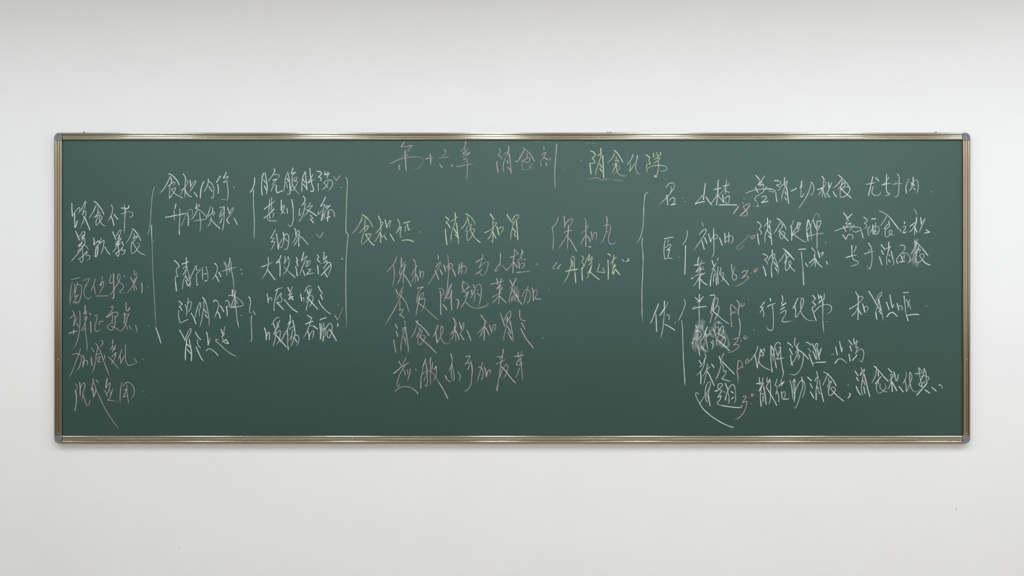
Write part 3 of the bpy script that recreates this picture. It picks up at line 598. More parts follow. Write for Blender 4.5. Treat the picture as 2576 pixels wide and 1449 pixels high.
p +725,845 845,820 / 845,820 780,880 740,950 720,1050 720,1180 / 765,1000 835,935 850,960 830,1020 750,1080 870,1055 875,1100 850,1220 810,1300 765,1330 / +770,1010 750,1110 / 760,1020 735,1180 690,1420 / +735,1140 850,1220 / 850,1220 980,1340 1145,1490
p 1155,860 1210,850 1255,890 1255,950 1215,1005 / +1185,905 1200,1000 1195,1150 1200,1380 / 1430,750 1400,780 1350,880 1330,980 1290,1060 1255,1110 1320,1030 1350,1060 1390,1000 1425,890 / +1420,890 1410,1050 1420,1290 / 1410,780 1370,900 1340,1000 / +1245,1175 1325,1285
p +1510,1070 1555,1085 / +1555,1085 1560,1140 1530,1260
@ 1150 610 8.05
p +120,785 105,870 115,940 / 115,785 190,840 250,895 / +250,895 180,945 / 180,945 120,990 60,1025 / 115,940 150,1000 230,1030 / 215,985 230,1000 145,1110 / 215,1040 190,1120 140,1220 75,1330 / -180,1080 215,1040 / 170,1200 250,1280 340,1325 430,1330 540,1305 610,1270 635,1240 605,1205
p +330,855 355,930 / 355,930 355,1050 350,1180 320,1230 / +295,960 300,1050 / 350,960 320,1040 265,1140 / -370,930 400,870 450,835 / 450,835 485,890 490,1000 470,1150 445,1270 420,1295 / +410,960 420,970 / +410,1025 460,1085
p 515,240 510,300 480,420 445,515 / +380,405 460,350 / 460,350 540,310 / 445,515 500,450 590,395 630,410 615,500 580,610 530,685 / +380,640 440,600 / 440,600 500,545 / 450,610 490,660 525,685
p +875,225 880,310 / 880,310 870,420 880,490 / 875,410 820,490 760,570 790,575 850,530 / 925,475 1005,565 / 1005,565 1090,460 1135,390
p 1160,130 1155,280 / +1075,300 1150,280 / 1160,140 1225,210 1215,240 1180,255 / +1150,280 1135,420 1130,615 / +1140,390 1220,510 / 1305,145 1340,205 1270,245 / -1300,215 1300,390 / 1310,150 1305,260 1270,330 1200,410 / 1335,340 1395,350 / +1250,400 1260,525 / 1280,440 1340,415 1365,440 1340,500 1290,520 / +1205,605 1300,600 / 1300,600 1490,575
p +1612,425 1622,450
p +800,730 815,780 820,850 / +690,845 800,820 / 800,820 900,795 950,770 / +900,725 870,810 / 880,830 800,940 / 800,950 870,880 920,870 / -840,950 915,910 / 920,910 850,1020 / 710,1110 800,1060 920,1000 / +870,850 860,950 850,1100 / 850,1100 838,1275 / 830,1090 770,1170 700,1235 / +850,1080 920,1150 995,1220
p +1065,755 1120,860 / 1195,710 1130,850 1065,940 / 1195,750 1120,900 1080,1050 1060,1150 1060,1260 / -1090,1050 1130,980 / -1160,1040 1165,880 / 1095,1200 1110,1080 / 1130,1180 1135,1050 / 1165,890 1165,1050 1180,1150 1210,1210 / +1110,940 1160,1020 1220,1120 1300,1250 / 1215,890 1200,1080 1230,1080 1255,960 1240,1080 1230,1180 1210,1210 / +1170,1050 1240,1090
p 1435,890 1410,1000 1380,1130 1330,1280 / 1310,1095 1350,1010 1400,955 1440,960 1480,1030 1475,1130 1430,1230 1400,1190 / +1515,920 1540,1010 1545,1180 / 1545,1020 1580,960 1620,970 1615,1040 1585,1110 / +1580,1110 1600,1145 1690,1145
p +1848,948 1856,962
@ 960 780 8.05
p +280,290 320,375 / +295,430 330,540 / +245,605 260,700 285,860 / 455,220 475,240 470,320 / 415,420 440,370 490,340 / +490,345 470,380 / 470,370 440,480 400,650 385,860 / +480,350 500,480 520,620 / 520,620 540,760 540,850 520,885 / +450,545 480,620 / 470,620 490,690 515,705
p +725,215 720,260 / 725,270 690,380 650,480 595,565 / +690,225 760,290 850,370 930,460 960,515 / +760,360 780,400 770,440 / 705,550 760,450 810,395 825,420 800,490 775,530 / 760,460 740,560 740,660 770,710 820,660 880,560 880,525 820,515 780,530 / +770,540 850,620 / +850,620 980,740 1100,860
p +1145,305 1090,450 / 1090,450 1035,555 / +1095,460 1110,560 1125,665 / 1125,665 1190,540 1240,430 1245,360 1220,320 1200,360 1195,480 1200,560 1240,640 1290,680 1350,680 1400,660
p +1445,160 1480,200 1485,270 / 1485,270 1515,265 1480,400 1380,490 / +1490,300 1480,400 / -1500,290 1440,420 / -1480,420 1390,525 / 1480,410 1450,530 1400,600 1385,620 / 1490,400 1500,500 1500,655 / +1490,400 1530,470 1570,600 / +1575,245 1615,390 / 1620,360 1650,260 1665,260 1660,350 1590,490 / +1590,490 1670,605 / +1725,415 1760,480 1810,620
p +1400,880 1430,1000 / 1430,1000 1420,1110 / +1425,1090 1410,1120 / 1425,1110 1355,1250 / 1410,1140 1415,1300 1430,1449 / 1430,1120 1460,1280 1470,1400 1440,1440 / +1285,1325 1320,1400 / 1320,1400 1380,1450 1410,1455 / 1540,1250 1585,1310 1590,1380 1570,1440
@ 1160 770 8.05
p +400,180 465,275 / 465,275 510,320 460,410 385,500 315,580 / 480,290 470,450 465,700 / +468,500 465,700 / 460,430 420,540 365,640 / +470,410 520,480 565,585 / +575,385 620,545 / 620,500 660,385 695,375 695,440 665,525
p -350,455 362,462
p 790,135 830,240 / +830,240 880,400 / 870,290 930,160 990,105 1010,130 990,230 920,320 / 940,220 910,320 / +940,220 935,330 / 935,330 900,470 870,600 860,715 / +985,290 1010,400 / 1010,400 1040,560 1060,740 / +940,410 1010,550 / +945,530 1030,680
p +1188,85 1185,210 / 1185,210 1210,270 1295,300 / +1280,298 1298,305 / +1225,340 1298,465 / +1210,455 1290,620 1370,730 1462,845
p +1645,635 1660,650
@ 960 860 9.66
p +415,470 475,570 / 590,380 560,460 490,550 / +290,770 400,680 / +400,680 500,590 560,560 650,510 / 570,570 540,620 450,770 400,900 380,1000 380,1060 410,1090 450,1000 / 540,685 565,740 575,835 / 620,680 640,740 640,810 / 700,650 690,760 650,880 625,955 / 320,1205 400,1140 480,1100 560,1085 660,1095 760,1140 / +760,1140 840,1200 885,1265
p +820,660 835,680
p +1070,420 1010,580 / 1010,580 980,760 955,900 950,1130 / +955,980 955,1130 / +1065,500 1100,650 1100,800 / 1100,800 1115,950 1095,1080 1030,1030 / 1000,790 1040,720 / 1060,850 1020,980 / +1195,385 1180,480 / 1180,470 1190,600 1185,850 1195,1045 / -1140,540 1180,480 / 1240,490 1220,700 / -1080,710 1190,700 / +1330,590 1280,670 / 1330,610 1330,750 1310,850 1240,965 / 1200,710 1290,820 1400,1000 / +1400,1000 1500,1160 1610,1380
@ 1160 860 9.66
p +120,355 210,340 / 210,340 210,370 150,480 80,580 / 100,530 150,510 200,520 200,590 145,695 / +225,465 260,560 / +260,560 270,700 260,850 / 260,850 240,1020 200,1110 140,1175 55,1215
p 520,495 490,620 440,800 385,975 / +425,610 490,630 / 490,630 530,700 535,800 510,900 475,940 / +560,620 600,700 615,850 / 615,850 640,740 690,670 715,690 710,760 685,805
p +1020,180 1015,280 / 1015,280 990,400 960,560 / 870,345 900,370 1030,330 / 940,405 1000,380 1020,385 / 850,545 950,490 1050,440 1070,405 / 960,560 930,800 900,1000 880,1190 860,1120 880,1020 / +980,480 960,540 / 940,860 1000,680 1080,560 1110,545 1140,600 1120,700 1070,830 1025,900 / +975,600 1060,680 1150,800 1230,900 1320,995
p +1380,255 1395,370 / 1475,225 1450,350 / +1300,355 1400,345 / +1400,345 1515,325 / 1440,390 1465,400 1400,500 / 1440,390 1370,480 1345,565 1430,550 1520,510 / +1455,470 1465,600 / 1465,600 1480,750 1505,940 / 1425,625 1375,760 1325,890
p -1732,540 1740,548
@ 1590 430 8.05
w 320,438 298,444 275,462 255,530 240,700 232,900 225,1080 190,1280 145,1390 100,1449 80,1475
w 685,330 740,265 810,240 855,265 850,340 790,430 720,520 640,600 545,685 / 790,320 800,370 770,450 / +700,490 715,580 722,690 / 760,595 810,545 850,545 870,590 840,650 795,690 / +790,690 885,665
w +1065,618 1072,626 / +1028,540 1032,544
w +1485,250 1465,400 1445,580 / 1430,490 1360,570 1275,670 / +1275,670 1380,635 1475,618 / +1500,525 1550,610 1610,685 / 1610,650 1720,490
w 1765,185 1740,210 1740,270 / +1740,220 1738,400 1712,685 / +1665,375 1800,345 / -1770,480 1850,390 1895,320 / +1730,470 1780,550 1840,610 / -1690,455 1710,480 / 1915,180 1900,300 1880,490 / +1845,310 1960,285 / 1890,400 1950,430 1990,420 / +1835,480 1850,640 / 1870,560 1960,500 1970,560 1950,650 1890,640 1880,590 / +1765,690 1950,685 2120,690
@ 1830 420 8.05
w -0,320 40,340 10,380
w +332,640 338,646 / +312,722 316,738
w +575,170 655,265 / 755,180 710,250 600,380 / 640,310 700,300 620,370 720,345 640,410 / 730,350 725,440 / +565,415 620,515 / 790,395 760,450 690,530 600,590 550,640 570,680 620,725 / 375,535 470,490 600,460 780,445 / +780,440 900,450 / 900,450 965,475 950,505 890,500 820,480 / 695,610 740,590 785,595 780,640 690,720 / +690,720 820,695
w +955,275 1030,280 / 1030,280 1085,310 1060,350 990,370 / 990,370 1030,390 1065,440 1040,465 1000,480 / +980,520 985,600 1005,705 / +1155,215 1155,290 1155,370 / 1080,405 1130,350 1180,310 1215,285 1200,340 1160,410 1120,530 1100,600 1100,705 / +1190,395 1210,500 1240,740 / +1165,500 1190,560 / +1155,610 1200,670
w +1290,490 1400,432
w +1505,285 1490,420 / 1490,420 1485,560 1490,605 1515,600 1560,510 / +1470,415 1480,410 / -1490,400 1540,370 / +1690,310 1730,340 / 1730,340 1750,420 1740,500 1700,570 1670,545 / 1690,350 1660,460 1600,600 1520,730 1430,850
p -815,775 819,779
r +225,795 175,870 122,945 / 450,730 350,780 320,800 370,870 405,930 390,980 320,990 260,985 / +455,770 400,850 260,985 / 520,800 526,806 / 605,760 590,790 605,805 630,790 615,765 600,765
@ 2030 420 6.0375
w +230,140 265,195 / 250,205 245,330 230,470 / 250,220 290,250 240,320 165,345 / +165,345 230,315 / 230,350 165,440 / +235,330 285,465 / +325,230 335,320 / 335,310 380,235 300,410 / +300,400 345,460 / +400,375 420,420 450,450
w +475,120 535,170 / 535,170 600,240 650,315 / 530,180 470,260 400,325 / 470,340 540,260 580,235 570,290 520,340 / 540,200 510,330 505,440 540,460 600,430 645,370 650,320 600,300 540,330 / +520,330 600,410 675,470
w +1000,150 970,280 935,430 / 900,265 980,250 1050,230 / 1010,290 990,350 990,400 1040,435 1100,420 1130,370 / +1045,165 1090,210
w +1210,110 1205,250 1205,340 / 1205,340 1220,390 1260,405 1215,435 1175,435 / 1245,155 1200,230 1140,275 / +1140,275 1200,260 / 1200,260 1285,240
w 1370,105 1400,150 1400,240 1395,350 1380,430 1345,460 1320,425 / 1310,265 1400,250 1460,255 / -1330,250 1390,215
w 1545,180 1510,280 1500,340 1510,400 / +1505,340 1510,400 / +1615,155 1610,215 / 1580,290 1620,220 1670,200 1690,270 1680,370 1650,405 / 1620,220 1600,300 1550,370 / +1580,240 1640,280 / +1620,320 1645,350
w +1890,374 1895,378
@ 2100 510 7.43
w +165,190 235,280 / +320,210 240,290 / 240,290 215,310 260,320 200,390 300,385 205,440 300,450 / 300,370 305,450 / +160,435 210,535 / 360,415 320,470 260,520 / 0,530 130,480 280,450 420,455 485,475 495,500 440,535 370,545 310,515 / +150,600 210,685 / 210,685 250,600 310,600 345,640 320,685
w +540,270 590,300 / 590,300 610,340 555,380 / 555,380 595,420 590,460 540,485 / 495,510 510,580 530,655 / +505,560 530,655 / +685,305 765,298 / 655,440 620,500 620,560 650,635 / 660,560 700,480 / +710,415 715,580 / 720,450 790,440 830,480 810,560 760,610 / 765,370 750,540 / 735,540 775,520 730,590 785,570
w 970,255 920,340 870,410 830,445 / 830,155 900,180 980,230 1050,300 1120,390 1190,490 / +1040,290 1180,470 / 1190,480 1235,525 1215,545 / +1010,345 1015,390 / 920,490 980,410 1025,400 1010,450 960,490 / 950,480 940,600 960,640 1010,620 1070,560 1050,510 1020,530 1030,590 1125,603
w +1300,355 1305,390 / 1270,450 1320,440 1320,480 1275,550 1310,565 1350,520 / +1275,560 1315,555
w 1475,120 1515,170 1535,240 / +1530,275 1525,360 1500,430 / 1500,430 1495,500 1490,620 / +1405,440 1470,395 / 1470,395 1530,350 / 1490,430 1440,510 1380,555 / +1495,450 1535,550 / +1605,275 1620,405 / 1620,400 1690,290 1640,410 1600,490 1580,565
w +1705,505 1770,550 / +1770,550 1680,568 / +1488,695 1494,705
w +315,800 320,900 325,1000 / 325,1000 350,1060 430,1100 430,1140 290,1195 / 395,810 390,860 350,930 / +215,1025 300,995 / 300,995 425,970
w +630,755 675,820 / 675,820 690,900 695,1000 690,1120 670,1200 645,1240 590,1160 / +555,960 640,925 / 640,925 745,908 / -620,910 690,860
w +865,785 935,875 / 935,875 1040,815 / +870,890 910,965 / +835,1010 880,1160 / +1010,735 1005,850 / 1005,850 990,950 970,1020 970,1110 985,1180 / 1040,815 1000,920 / +1055,905 1085,1050 / 1085,1050 1105,1130 1075,1175 / +1015,970 1030,995 / +1005,1065 1035,1110
w 1220,805 1270,790 1315,830 1290,900 1210,980 1160,1050 1150,1090 1180,1140 / +1155,1090 1180,1140 / 1270,950 1330,940 1390,990 1410,1050 1390,1110 1350,1130 / +1240,985 1270,1090 / 1300,970 1290,1060 / -1250,1040 1290,1000 1300,1070 / +1210,1110 1310,1095 / -1390,1110 1450,1050
w +1500,725 1560,770 / 1560,770 1640,860 1740,985 / +1640,860 1740,985 / 1530,760 1480,860 1425,960 / 1570,800 1560,860 1490,970 / 1500,950 1570,870 1600,880 1570,940 / 1540,920 1520,1010 1520,1100 1560,1125 1620,1080 1665,1010 1660,960 1600,965 1590,1000 1640,1070 / +1640,1070 1700,1130 1780,1165
w 1425,955 1440,965
@ 1640 560 8.05
w +250,330 330,305 / +330,305 430,298 / 335,340 325,410 / 270,360 250,480 245,620 260,740 / 260,740 340,715 425,738 / 275,510 340,445 380,440 370,490 300,570 / +305,555 360,540 / +360,540 325,690
w +542,700 548,706
w 710,165 718,240 690,340 650,410 605,465 / +680,465 678,700 665,1045
w 1015,0 1040,70 / 960,240 1020,170 1090,130 1095,180 1040,280 940,430 840,570 / +1010,370 1060,540 / +1065,300 1115,420 / +1145,230 1190,390 / 1195,390 1220,310 1280,245 1325,260 1325,300 1240,355 / +1250,120 1255,140 / +1248,140 1250,330 / 1250,330 1255,480 1255,600 1230,680 1195,715 / +1370,310 1425,460
w +1475,215 1485,410 / 1490,300 1560,265 1620,275 1645,330 1620,400 1590,430 / 1555,195 1558,430 / -1490,400 1560,340
w +950,705 930,790 935,870 / 1015,765 980,830 / +860,860 950,855 / 950,855 1085,800 / 980,880 890,1000 1000,920 920,1040 / -1020,880 1065,980 / +990,950 1020,945 / 970,1080 1075,1020 / 1070,1025 920,1060 830,1110 / +800,1140 830,1115 / 980,900 975,1100 965,1340 / +965,1150 962,1340 / 965,1090 900,1210 825,1300 / +970,1135 1040,1210 1120,1265
w +1215,765 1255,880 / 1305,820 1260,890 1205,965 / 1345,715 1320,765 / 1255,930 1210,1050 1180,1270 / +1185,1180 1182,1285 / 1250,940 1290,1000 1300,1120 1305,1260 / +1300,1130 1308,1260 / 1260,1040 1245,1130 1245,1230 / -1270,1020 1290,1080 / 1340,890 1330,1000 1340,1240 / +1335,1100 1342,1240 / 1400,910 1380,1000 1360,1060 / 1380,1050 1440,1010 1450,1070 1420,1180 1380,1190 / 1385,1050 1450,1130 1555,1260 / +1450,1130 1555,1260
w 1610,845 1620,950 1640,1030 1700,1060 1720,1100 1690,1160 1650,1160 1625,1110 1640,1020 1690,890
@ 1860 530 8.05
r -210,490 100,600 -50,740 -55,780 0,780 90,715 60,695 20,720 / 230,540 265,520 300,495 315,510 300,550 250,575 230,545
w +365,225 420,265 / 420,265 440,320 400,370 / 400,370 440,430 435,480 410,480 / +362,465 380,580 398,688 / +570,150 575,330 / 505,315 560,250 640,205 620,260 580,370 / 580,340 530,470 515,580 530,665 / +610,300 640,500 655,690 / +565,400 635,490 / +590,510 640,560
w +765,155 840,205 / 840,205 900,280 965,410 / 830,230 770,350 690,475 / 840,260 880,300 840,350 / 790,430 850,350 880,300 / 825,400 815,500 850,570 900,540 925,480 890,425 820,410 / +830,440 910,530 990,612
w 1090,200 1080,260 1010,345 / +1050,310 1060,450 1058,600 / 1185,235 1170,300 1190,400 / 1180,260 1210,240 1235,260 1210,340 1180,400 / 1240,250 1190,300 1100,420 1070,500 1130,450 1250,375 / 1110,490 1220,570 1330,635 1360,610
w +1390,180 1365,330 / 1365,330 1365,480 1390,610 / +1370,450 1390,610 / +1400,190 1440,330 / 1440,330 1455,480 1465,625 / 1370,400 1440,310 / -1390,510 1450,400 / 1400,520 1440,500
w -1440,340 1480,200 1530,100 1580,55 1610,90 1615,160 / +1495,190 1550,360 / 1570,210 1570,400 / 1570,220 1640,205 1650,240 1590,400 / 1570,330 1620,310 / 1575,400 1570,600 1575,810 / 1460,500 1560,475 1725,455
w +1745,642 1752,650
w +480,875 540,900 / 540,900 575,940 505,990 / 505,990 555,1040 560,1080 540,1100 / +480,1130 510,1200 538,1320 / +665,795 668,970 / 575,1020 640,910 710,870 715,910 700,960 / 705,940 665,1050 645,1180 660,1345 / +650,1240 660,1345 / 720,950 770,1100 795,1200 770,1290 / +700,1040 770,1140 / +725,1150 765,1220
w 875,765 940,800 1020,880 1105,1000 / +910,785 1100,985 / 935,830 870,950 790,1060 / +945,880 950,960 / 910,1065 950,980 1000,910 980,960 / 920,1060 980,980 / 940,1050 930,1150 950,1215 1010,1150 1050,1060 1020,1020 1000,1060 1010,1110 / +1010,1100 1070,1180 1125,1225
w +1200,785 1340,775 / 1255,830 1270,1000 1290,1250 1305,1449 / +1290,1250 1302,1500 / +1340,1065 1385,1130
w +1465,755 1510,810 / 1510,810 1545,860 / +1520,880 1525,950 / +1420,1055 1490,990 / 1490,990 1525,950 / 1525,950 1500,1050 1440,1140 / 1530,950 1535,1060 1540,1160 / +1545,980 1580,1060 / +1580,1060 1675,1145 / -1590,1060 1605,1030 / +1590,825 1625,945 / 1630,880 1705,840 1650,940
w +1760,1025 1785,1085
r 45,1255 110,1220 170,1220 130,1280 40,1375 110,1330 180,1335 175,1370 90,1449 0,1500 -80,1535 -110,1530 / 240,1262 248,1270 / 340,1175 300,1220 310,1245 370,1195 360,1165 330,1190
w -168,1190 174,1194
@ 1830 430 8.05
@ 1590 430 8.05
w 215,1355 200,1480 215,1600 225,1800 215,2100 200,2400 200,2700 205,2950 225,3070
@ 2100 510 7.43
s 1490,740 1500,860 1470,1000 1450,1190 / 1520,740 1510,1000 1480,1190 / 1540,1100 1540,1180 / 1540,690 1510,740
@ 1590 700 8.05
w +538,515 440,760 / 440,760 400,860 365,918 / +485,740 490,880 498,1075 / +655,460 655,600 / 655,600 650,750 625,1000 600,1130 575,1215 / -725,480 700,560 660,610 / +665,600 565,755 / 690,745 730,735 755,780 745,860 / +665,935 750,975 865,1050
w +872,890 878,896
w 1055,425 1078,500 1040,640 980,780 930,870 / 1005,855 1020,1000 1025,1200 1035,1449 / 1035,1440 1045,1700 1060,2000 1068,2170
w +1365,325 1358,480 / 1358,480 1358,700 1370,950 / +1280,390 1350,455 / +1440,375 1375,455 / 1315,490 1360,465 1410,475 / +1225,620 1360,585 / +1360,585 1500,570 / -1230,605 1310,550
w +1580,350 1660,335 / 1660,335 1680,370 1640,470 1610,600 1600,710 1630,720 / 1640,650 1660,500 1710,400 1740,420 1730,520 1680,600 1650,660 / 1720,565 1760,580 1750,680 1710,780 1660,865 / 1650,500 1620,680 / 1630,720 1600,820 1578,920 / +1640,670 1740,750 / 1740,750 1850,850 1980,930
@ 1700 780 9.66
w +480,365 505,420 / +480,515 540,500 / 540,500 600,530 620,590 600,660 550,650 / +530,610 540,850 585,1100 / +770,410 720,520 / 720,520 680,640 640,710 / 600,750 640,700 / 730,530 735,700 770,900 765,990 / -690,640 690,720 710,745 730,700 / +615,885 700,975 / 850,770 900,830 900,900 870,970 / -910,730 890,770
w +915,460 950,540 / 950,540 980,680 1005,885 / 1030,400 1050,500 1040,600 1010,740 / 1060,510 1110,410 1150,390 1160,480 1135,610 1090,540 / 1060,590 1130,640 1200,690 1200,770 1160,850 1110,910 / +1030,740 1150,840 1305,990
s 640,250 600,480 / 560,360 480,600 430,800 / 500,420 470,560 420,760 430,920 510,1030 / 560,500 480,800 500,1000 / 620,380 590,500 / 690,290 640,450 / 980,300 1080,310 1160,370 / 930,340 980,420 / 880,420 830,560 740,620 / 960,400 900,560 / 1180,520 1260,700 1290,860 1180,890 1060,900 / 1050,820 1150,900 / 600,760 620,900 700,1000 820,990 / 820,500 860,600 / 1080,480 1200,560 / 440,700 520,700 / 520,880 600,960 / 580,420 700,420 / 640,460 760,700 / 560,720 640,600 / 900,640 1020,560 1120,600 / 900,750 960,900 / 1180,640 1100,760 1060,860 / 700,800 660,900 / 760,620 900,560 / 540,300 520,600 500,900
w 420,770 380,820 / 1050,270 1045,320
w -1384,644 1390,650
w -1494,490 1498,496
w +1895,480 1901,486
r 1405,715 1480,680 1520,690 1480,770 1400,850 1470,830 1525,850 1525,900 1450,970 1350,1020 1260,1035 / 1570,725 1590,765 / 1680,620 1650,670 1670,705 1710,690 1740,650 1720,630
@ 1700 900 8.05
w +470,55 515,120 / +600,0 570,90 / 490,185 580,100 560,180 500,280 405,370 / +500,290 510,400 502,525 / 640,120 625,250 600,400 575,510 545,555 / 690,180 620,260 540,390 / +725,130 775,195 / +640,280 700,390 775,560
w 580,-75 610,-50 600,10 575,60
w +875,-30 910,60 / 970,-90 930,10 900,110 940,50 / 930,110 890,250 850,360 800,455 / +945,80 1050,190 1185,330 / 955,140 960,230 985,285 1020,260 1000,340 935,420 / +935,420 1000,450 1095,475
w 150,0 170,250 185,480 185,560
w 640,900 605,830 620,760 / 460,740 425,705 400,730 415,790 480,920 / +480,920 560,1040 700,1170 / +700,1170 850,1270 1020,1360 1165,1412 / 485,930 560,810 640,690 700,560 705,500 670,490 620,560 595,680 600,770 650,730 690,690 / 680,630 655,750 680,900 695,975 / +655,750 695,975 / -640,800 690,800
w +795,675 850,665 / 850,665 910,600 950,550 930,525 870,530 850,590 870,640 935,660 / 935,660 900,720 850,800 / +850,800 920,770 / 920,770 900,840 840,925 940,970 / +940,970 1150,1000 1300,1010 / 1300,1010 1345,990 1325,965 / +1005,520 1050,640 / 1050,640 1075,800 1080,900 1050,945 / 1000,850 1040,700 1110,570 1160,540 1200,620 1210,780 1205,880 1180,930 / +1005,855 1020,780 / +975,685 990,698 / +1120,680 1165,715 / +1165,800 1130,835
w +1518,928 1524,934
r 1245,250 1260,100 1280,50 1340,100 1340,180 1245,250 1255,350 1270,520 / 1355,188 1362,196 / 1450,20 1410,80 1415,120 1460,100 1480,50 1460,15
r 1355,790 1400,770 1420,800 1350,910 1420,880 1440,900 1420,1000 1360,1130 1270,1220 1180,1250 / 1460,800 1466,806 / 1510,800 1514,806 / 1540,730 1530,765 1555,775 1575,750 1545,720
@ 1860 720 8.05
w +505,320 470,370 / 470,370 420,435 475,420 / +480,440 460,470 / 480,430 410,550 / 470,470 495,530 490,640 / +620,245 635,300 / +570,410 640,370 / 640,370 725,348 / 665,370 680,500 690,650 690,780 675,870 640,900 580,870 530,790
w +865,190 880,260 / 880,260 875,310 850,355 890,365 940,345 / +940,340 860,400 / +835,470 915,430 / 825,550 900,500 945,500 930,570 880,660 870,700 900,725 1080,700
w +1185,240 1120,380 / 1120,380 1070,470 / +1120,400 1140,500 / 1140,500 1135,610 1150,625 1200,560 1260,440 1300,320 1295,260 1265,235 1245,330 1245,500 1290,600 1380,680 1450,695 1530,700
w +1485,185 1540,250 / 1540,250 1510,290 1480,320 / +1485,325 1545,375 / 1545,375 1510,410 1470,440 / 1475,450 1510,560 1550,690 / +1520,600 1555,695 / +1595,165 1615,260 / 1600,240 1680,200 / +1640,190 1665,260 / 1720,155 1715,290 / 1610,320 1720,240 1580,370 / +1690,300 1690,400 / 1690,400 1690,700 1700,850 1715,950 / 1525,520 1600,430 1700,380 1790,370 1850,400 1870,450 1840,520 1770,560
w +1764,718 1770,724
w -178,270 184,274
w -288,885 296,887
@ 1860 850 8.05
w 375,165 350,260 310,335 260,410 205,480 / +315,345 335,450 365,610 / 365,610 385,490 410,330 430,230 / 430,340 390,420 410,510 480,580 550,620 660,665 / 425,220 470,320 500,350 / 430,290 490,220 510,240 460,400 / -430,370 500,340
w +640,155 640,350 / 640,350 640,500 665,690 / +655,600 665,690 / 645,160 690,250 720,430 745,600 / +730,500 748,605 / 660,330 680,390 685,490 / 710,200 680,390 / 710,200 740,120 780,90 820,110 835,160 / 730,210 755,300 775,370 / 800,200 835,190 820,280 760,420 / 830,190 840,400 870,600 890,700 880,780 840,850 / -800,260 770,350 / 750,430 850,415 915,400
w +975,95 1040,140 / 1040,140 1080,190 / +1015,220 1075,335 / +1035,350 1050,470 1075,555 / 1130,0 1115,100 1130,160 1150,170 / 1205,100 1150,190 1180,230 1120,330 / 1170,160 1185,230 / 1200,250 1120,440 1020,565 / +1190,240 1290,310 1400,430 / -1190,270 1200,340 1180,380 / 1180,370 1225,350 1210,400 1185,460 / 1300,320 1290,450 1260,580 1200,690 1130,745 1080,745 1015,730
w +1355,90 1400,100 1445,145 / 1395,215 1440,270 1410,310 / +1410,330 1450,440 1495,565 / 1490,520 1560,495 / +1560,495 1745,490 / +1475,115 1520,220 1555,280 / 1520,220 1545,130 1580,110 1585,160 1550,240 / +1490,270 1550,430 / 1540,240 1575,460 / +1580,230 1620,440 / +1655,215 1615,350 / -1600,300 1620,400
w -1870,340 1910,325
w +400,805 410,940 / +345,930 400,920 / 400,920 490,880 / 475,800 470,900 / 410,940 490,920 430,1000 400,1080 / +470,940 400,1080 / 440,1020 425,1200 440,1390 / +430,1280 442,1390 / +490,980 520,1150 540,1350 / +450,1135 485,1130 / +480,1180 475,1290 / 565,800 560,900 620,840 560,960 530,1030 / 620,840 635,950 630,1150 620,1280 600,1335 570,1300 / +545,1000 640,1150 755,1365
w 765,830 725,970 770,980 740,1140 / -740,1140 765,1080 / 770,1090 800,1200 795,1320 / 905,880 840,990 / +800,970 900,890 / 850,850 840,920 / +850,1090 865,1225 / 870,1120 910,1080 930,1140 890,1240 / +890,1245 1000,1235
w -1012,1175 1020,1178
w 1025,860 1060,1000 1085,1160 / 1085,880 1110,1160 1115,1310 / 1110,830 1120,940 1130,1100 1115,1300 / 1090,880 1120,830 1140,900 / 1060,1010 1090,1260 / 1115,1120 1150,1030 1200,920 1260,860 1310,890 1330,1000 1310,1120 1275,1210 1250,1180 / +1260,795 1280,880 / 1280,880 1280,1000 1240,1130 1190,1300 1140,1420 1095,1410
w +1380,795 1460,870 / +1435,925 1480,1015 / +1435,1090 1510,1215 / 1560,675 1580,750 1590,800 / 1525,880 1560,810 1600,800 / 1590,790 1570,950 1550,1100 1555,1255 / +1555,1120 1555,1255 / 1620,850 1640,1000 1680,1180 1705,1290 / +1665,1120 1705,1290 / +1570,990 1605,1040 / +1600,1080 1630,1130
w 1780,740 1730,870 1680,975 / 1700,685 1790,730 / +1790,730 1900,860 1960,970 / 1800,810 1815,900 / 1780,1000 1810,930 1860,870 1850,930 1800,1010 / 1830,960 1800,1080 1815,1150 1850,1165 1900,1120 1945,1060 1930,1010 1880,1000 1850,1030 1900,1090 / +1900,1090 2000,1190 2105,1275
@ 2080 720 6.9
w +500,100 540,165 / +545,170 545,400 540,580 / 550,175 625,185 610,230 560,290 400,395 / +395,385 400,400 / 530,380 490,460 420,525 / +530,380 600,490
w +620,305 665,455 / 660,450 640,390 690,345 715,380 700,445
w +725,85 800,200 870,330 / 860,250 890,160 950,100 950,140 900,220 880,280 / 910,240 880,350 850,450 860,570 / +850,460 868,572 / +900,230 945,420 / 945,420 970,520 975,590 / +885,350 935,420 / +905,425 945,480
w +1035,275 1085,415 / +1095,150 1120,300 1140,375 / 1140,375 1165,320 / +1040,530 1090,470 1140,450 / +1140,450 1180,480 1225,525
w +1220,300 1250,415 / 1240,350 1280,340 1310,370 1300,425 / +1325,110 1415,108 / +1340,170 1355,300 / 1355,300 1370,450 1410,600 / +1385,520 1412,602 / 1375,230 1440,340 1460,420 / 1435,235 1400,380 / +1405,505 1500,490 1595,490
w +1728,345 1734,350
w -1706,328 1710,332
w -80,1190 120,1175
w +150,1055 185,1195 / +220,960 260,1140 / 260,1140 280,1050 / +140,1340 190,1270 / 190,1270 250,1260 310,1300 360,1350
w +380,940 440,1015 / +400,1035 430,1130 / +385,1180 405,1300 / +465,910 480,1010 / 480,1010 530,940 500,1070 540,1050 520,1100 500,1175 / 500,1160 560,1100 610,1095 640,1150 635,1230 600,1315 555,1270 / +525,1195 445,1285
@ 2080 900 8.05
w +430,550 436,560 / +455,715 480,745 / +480,745 430,820
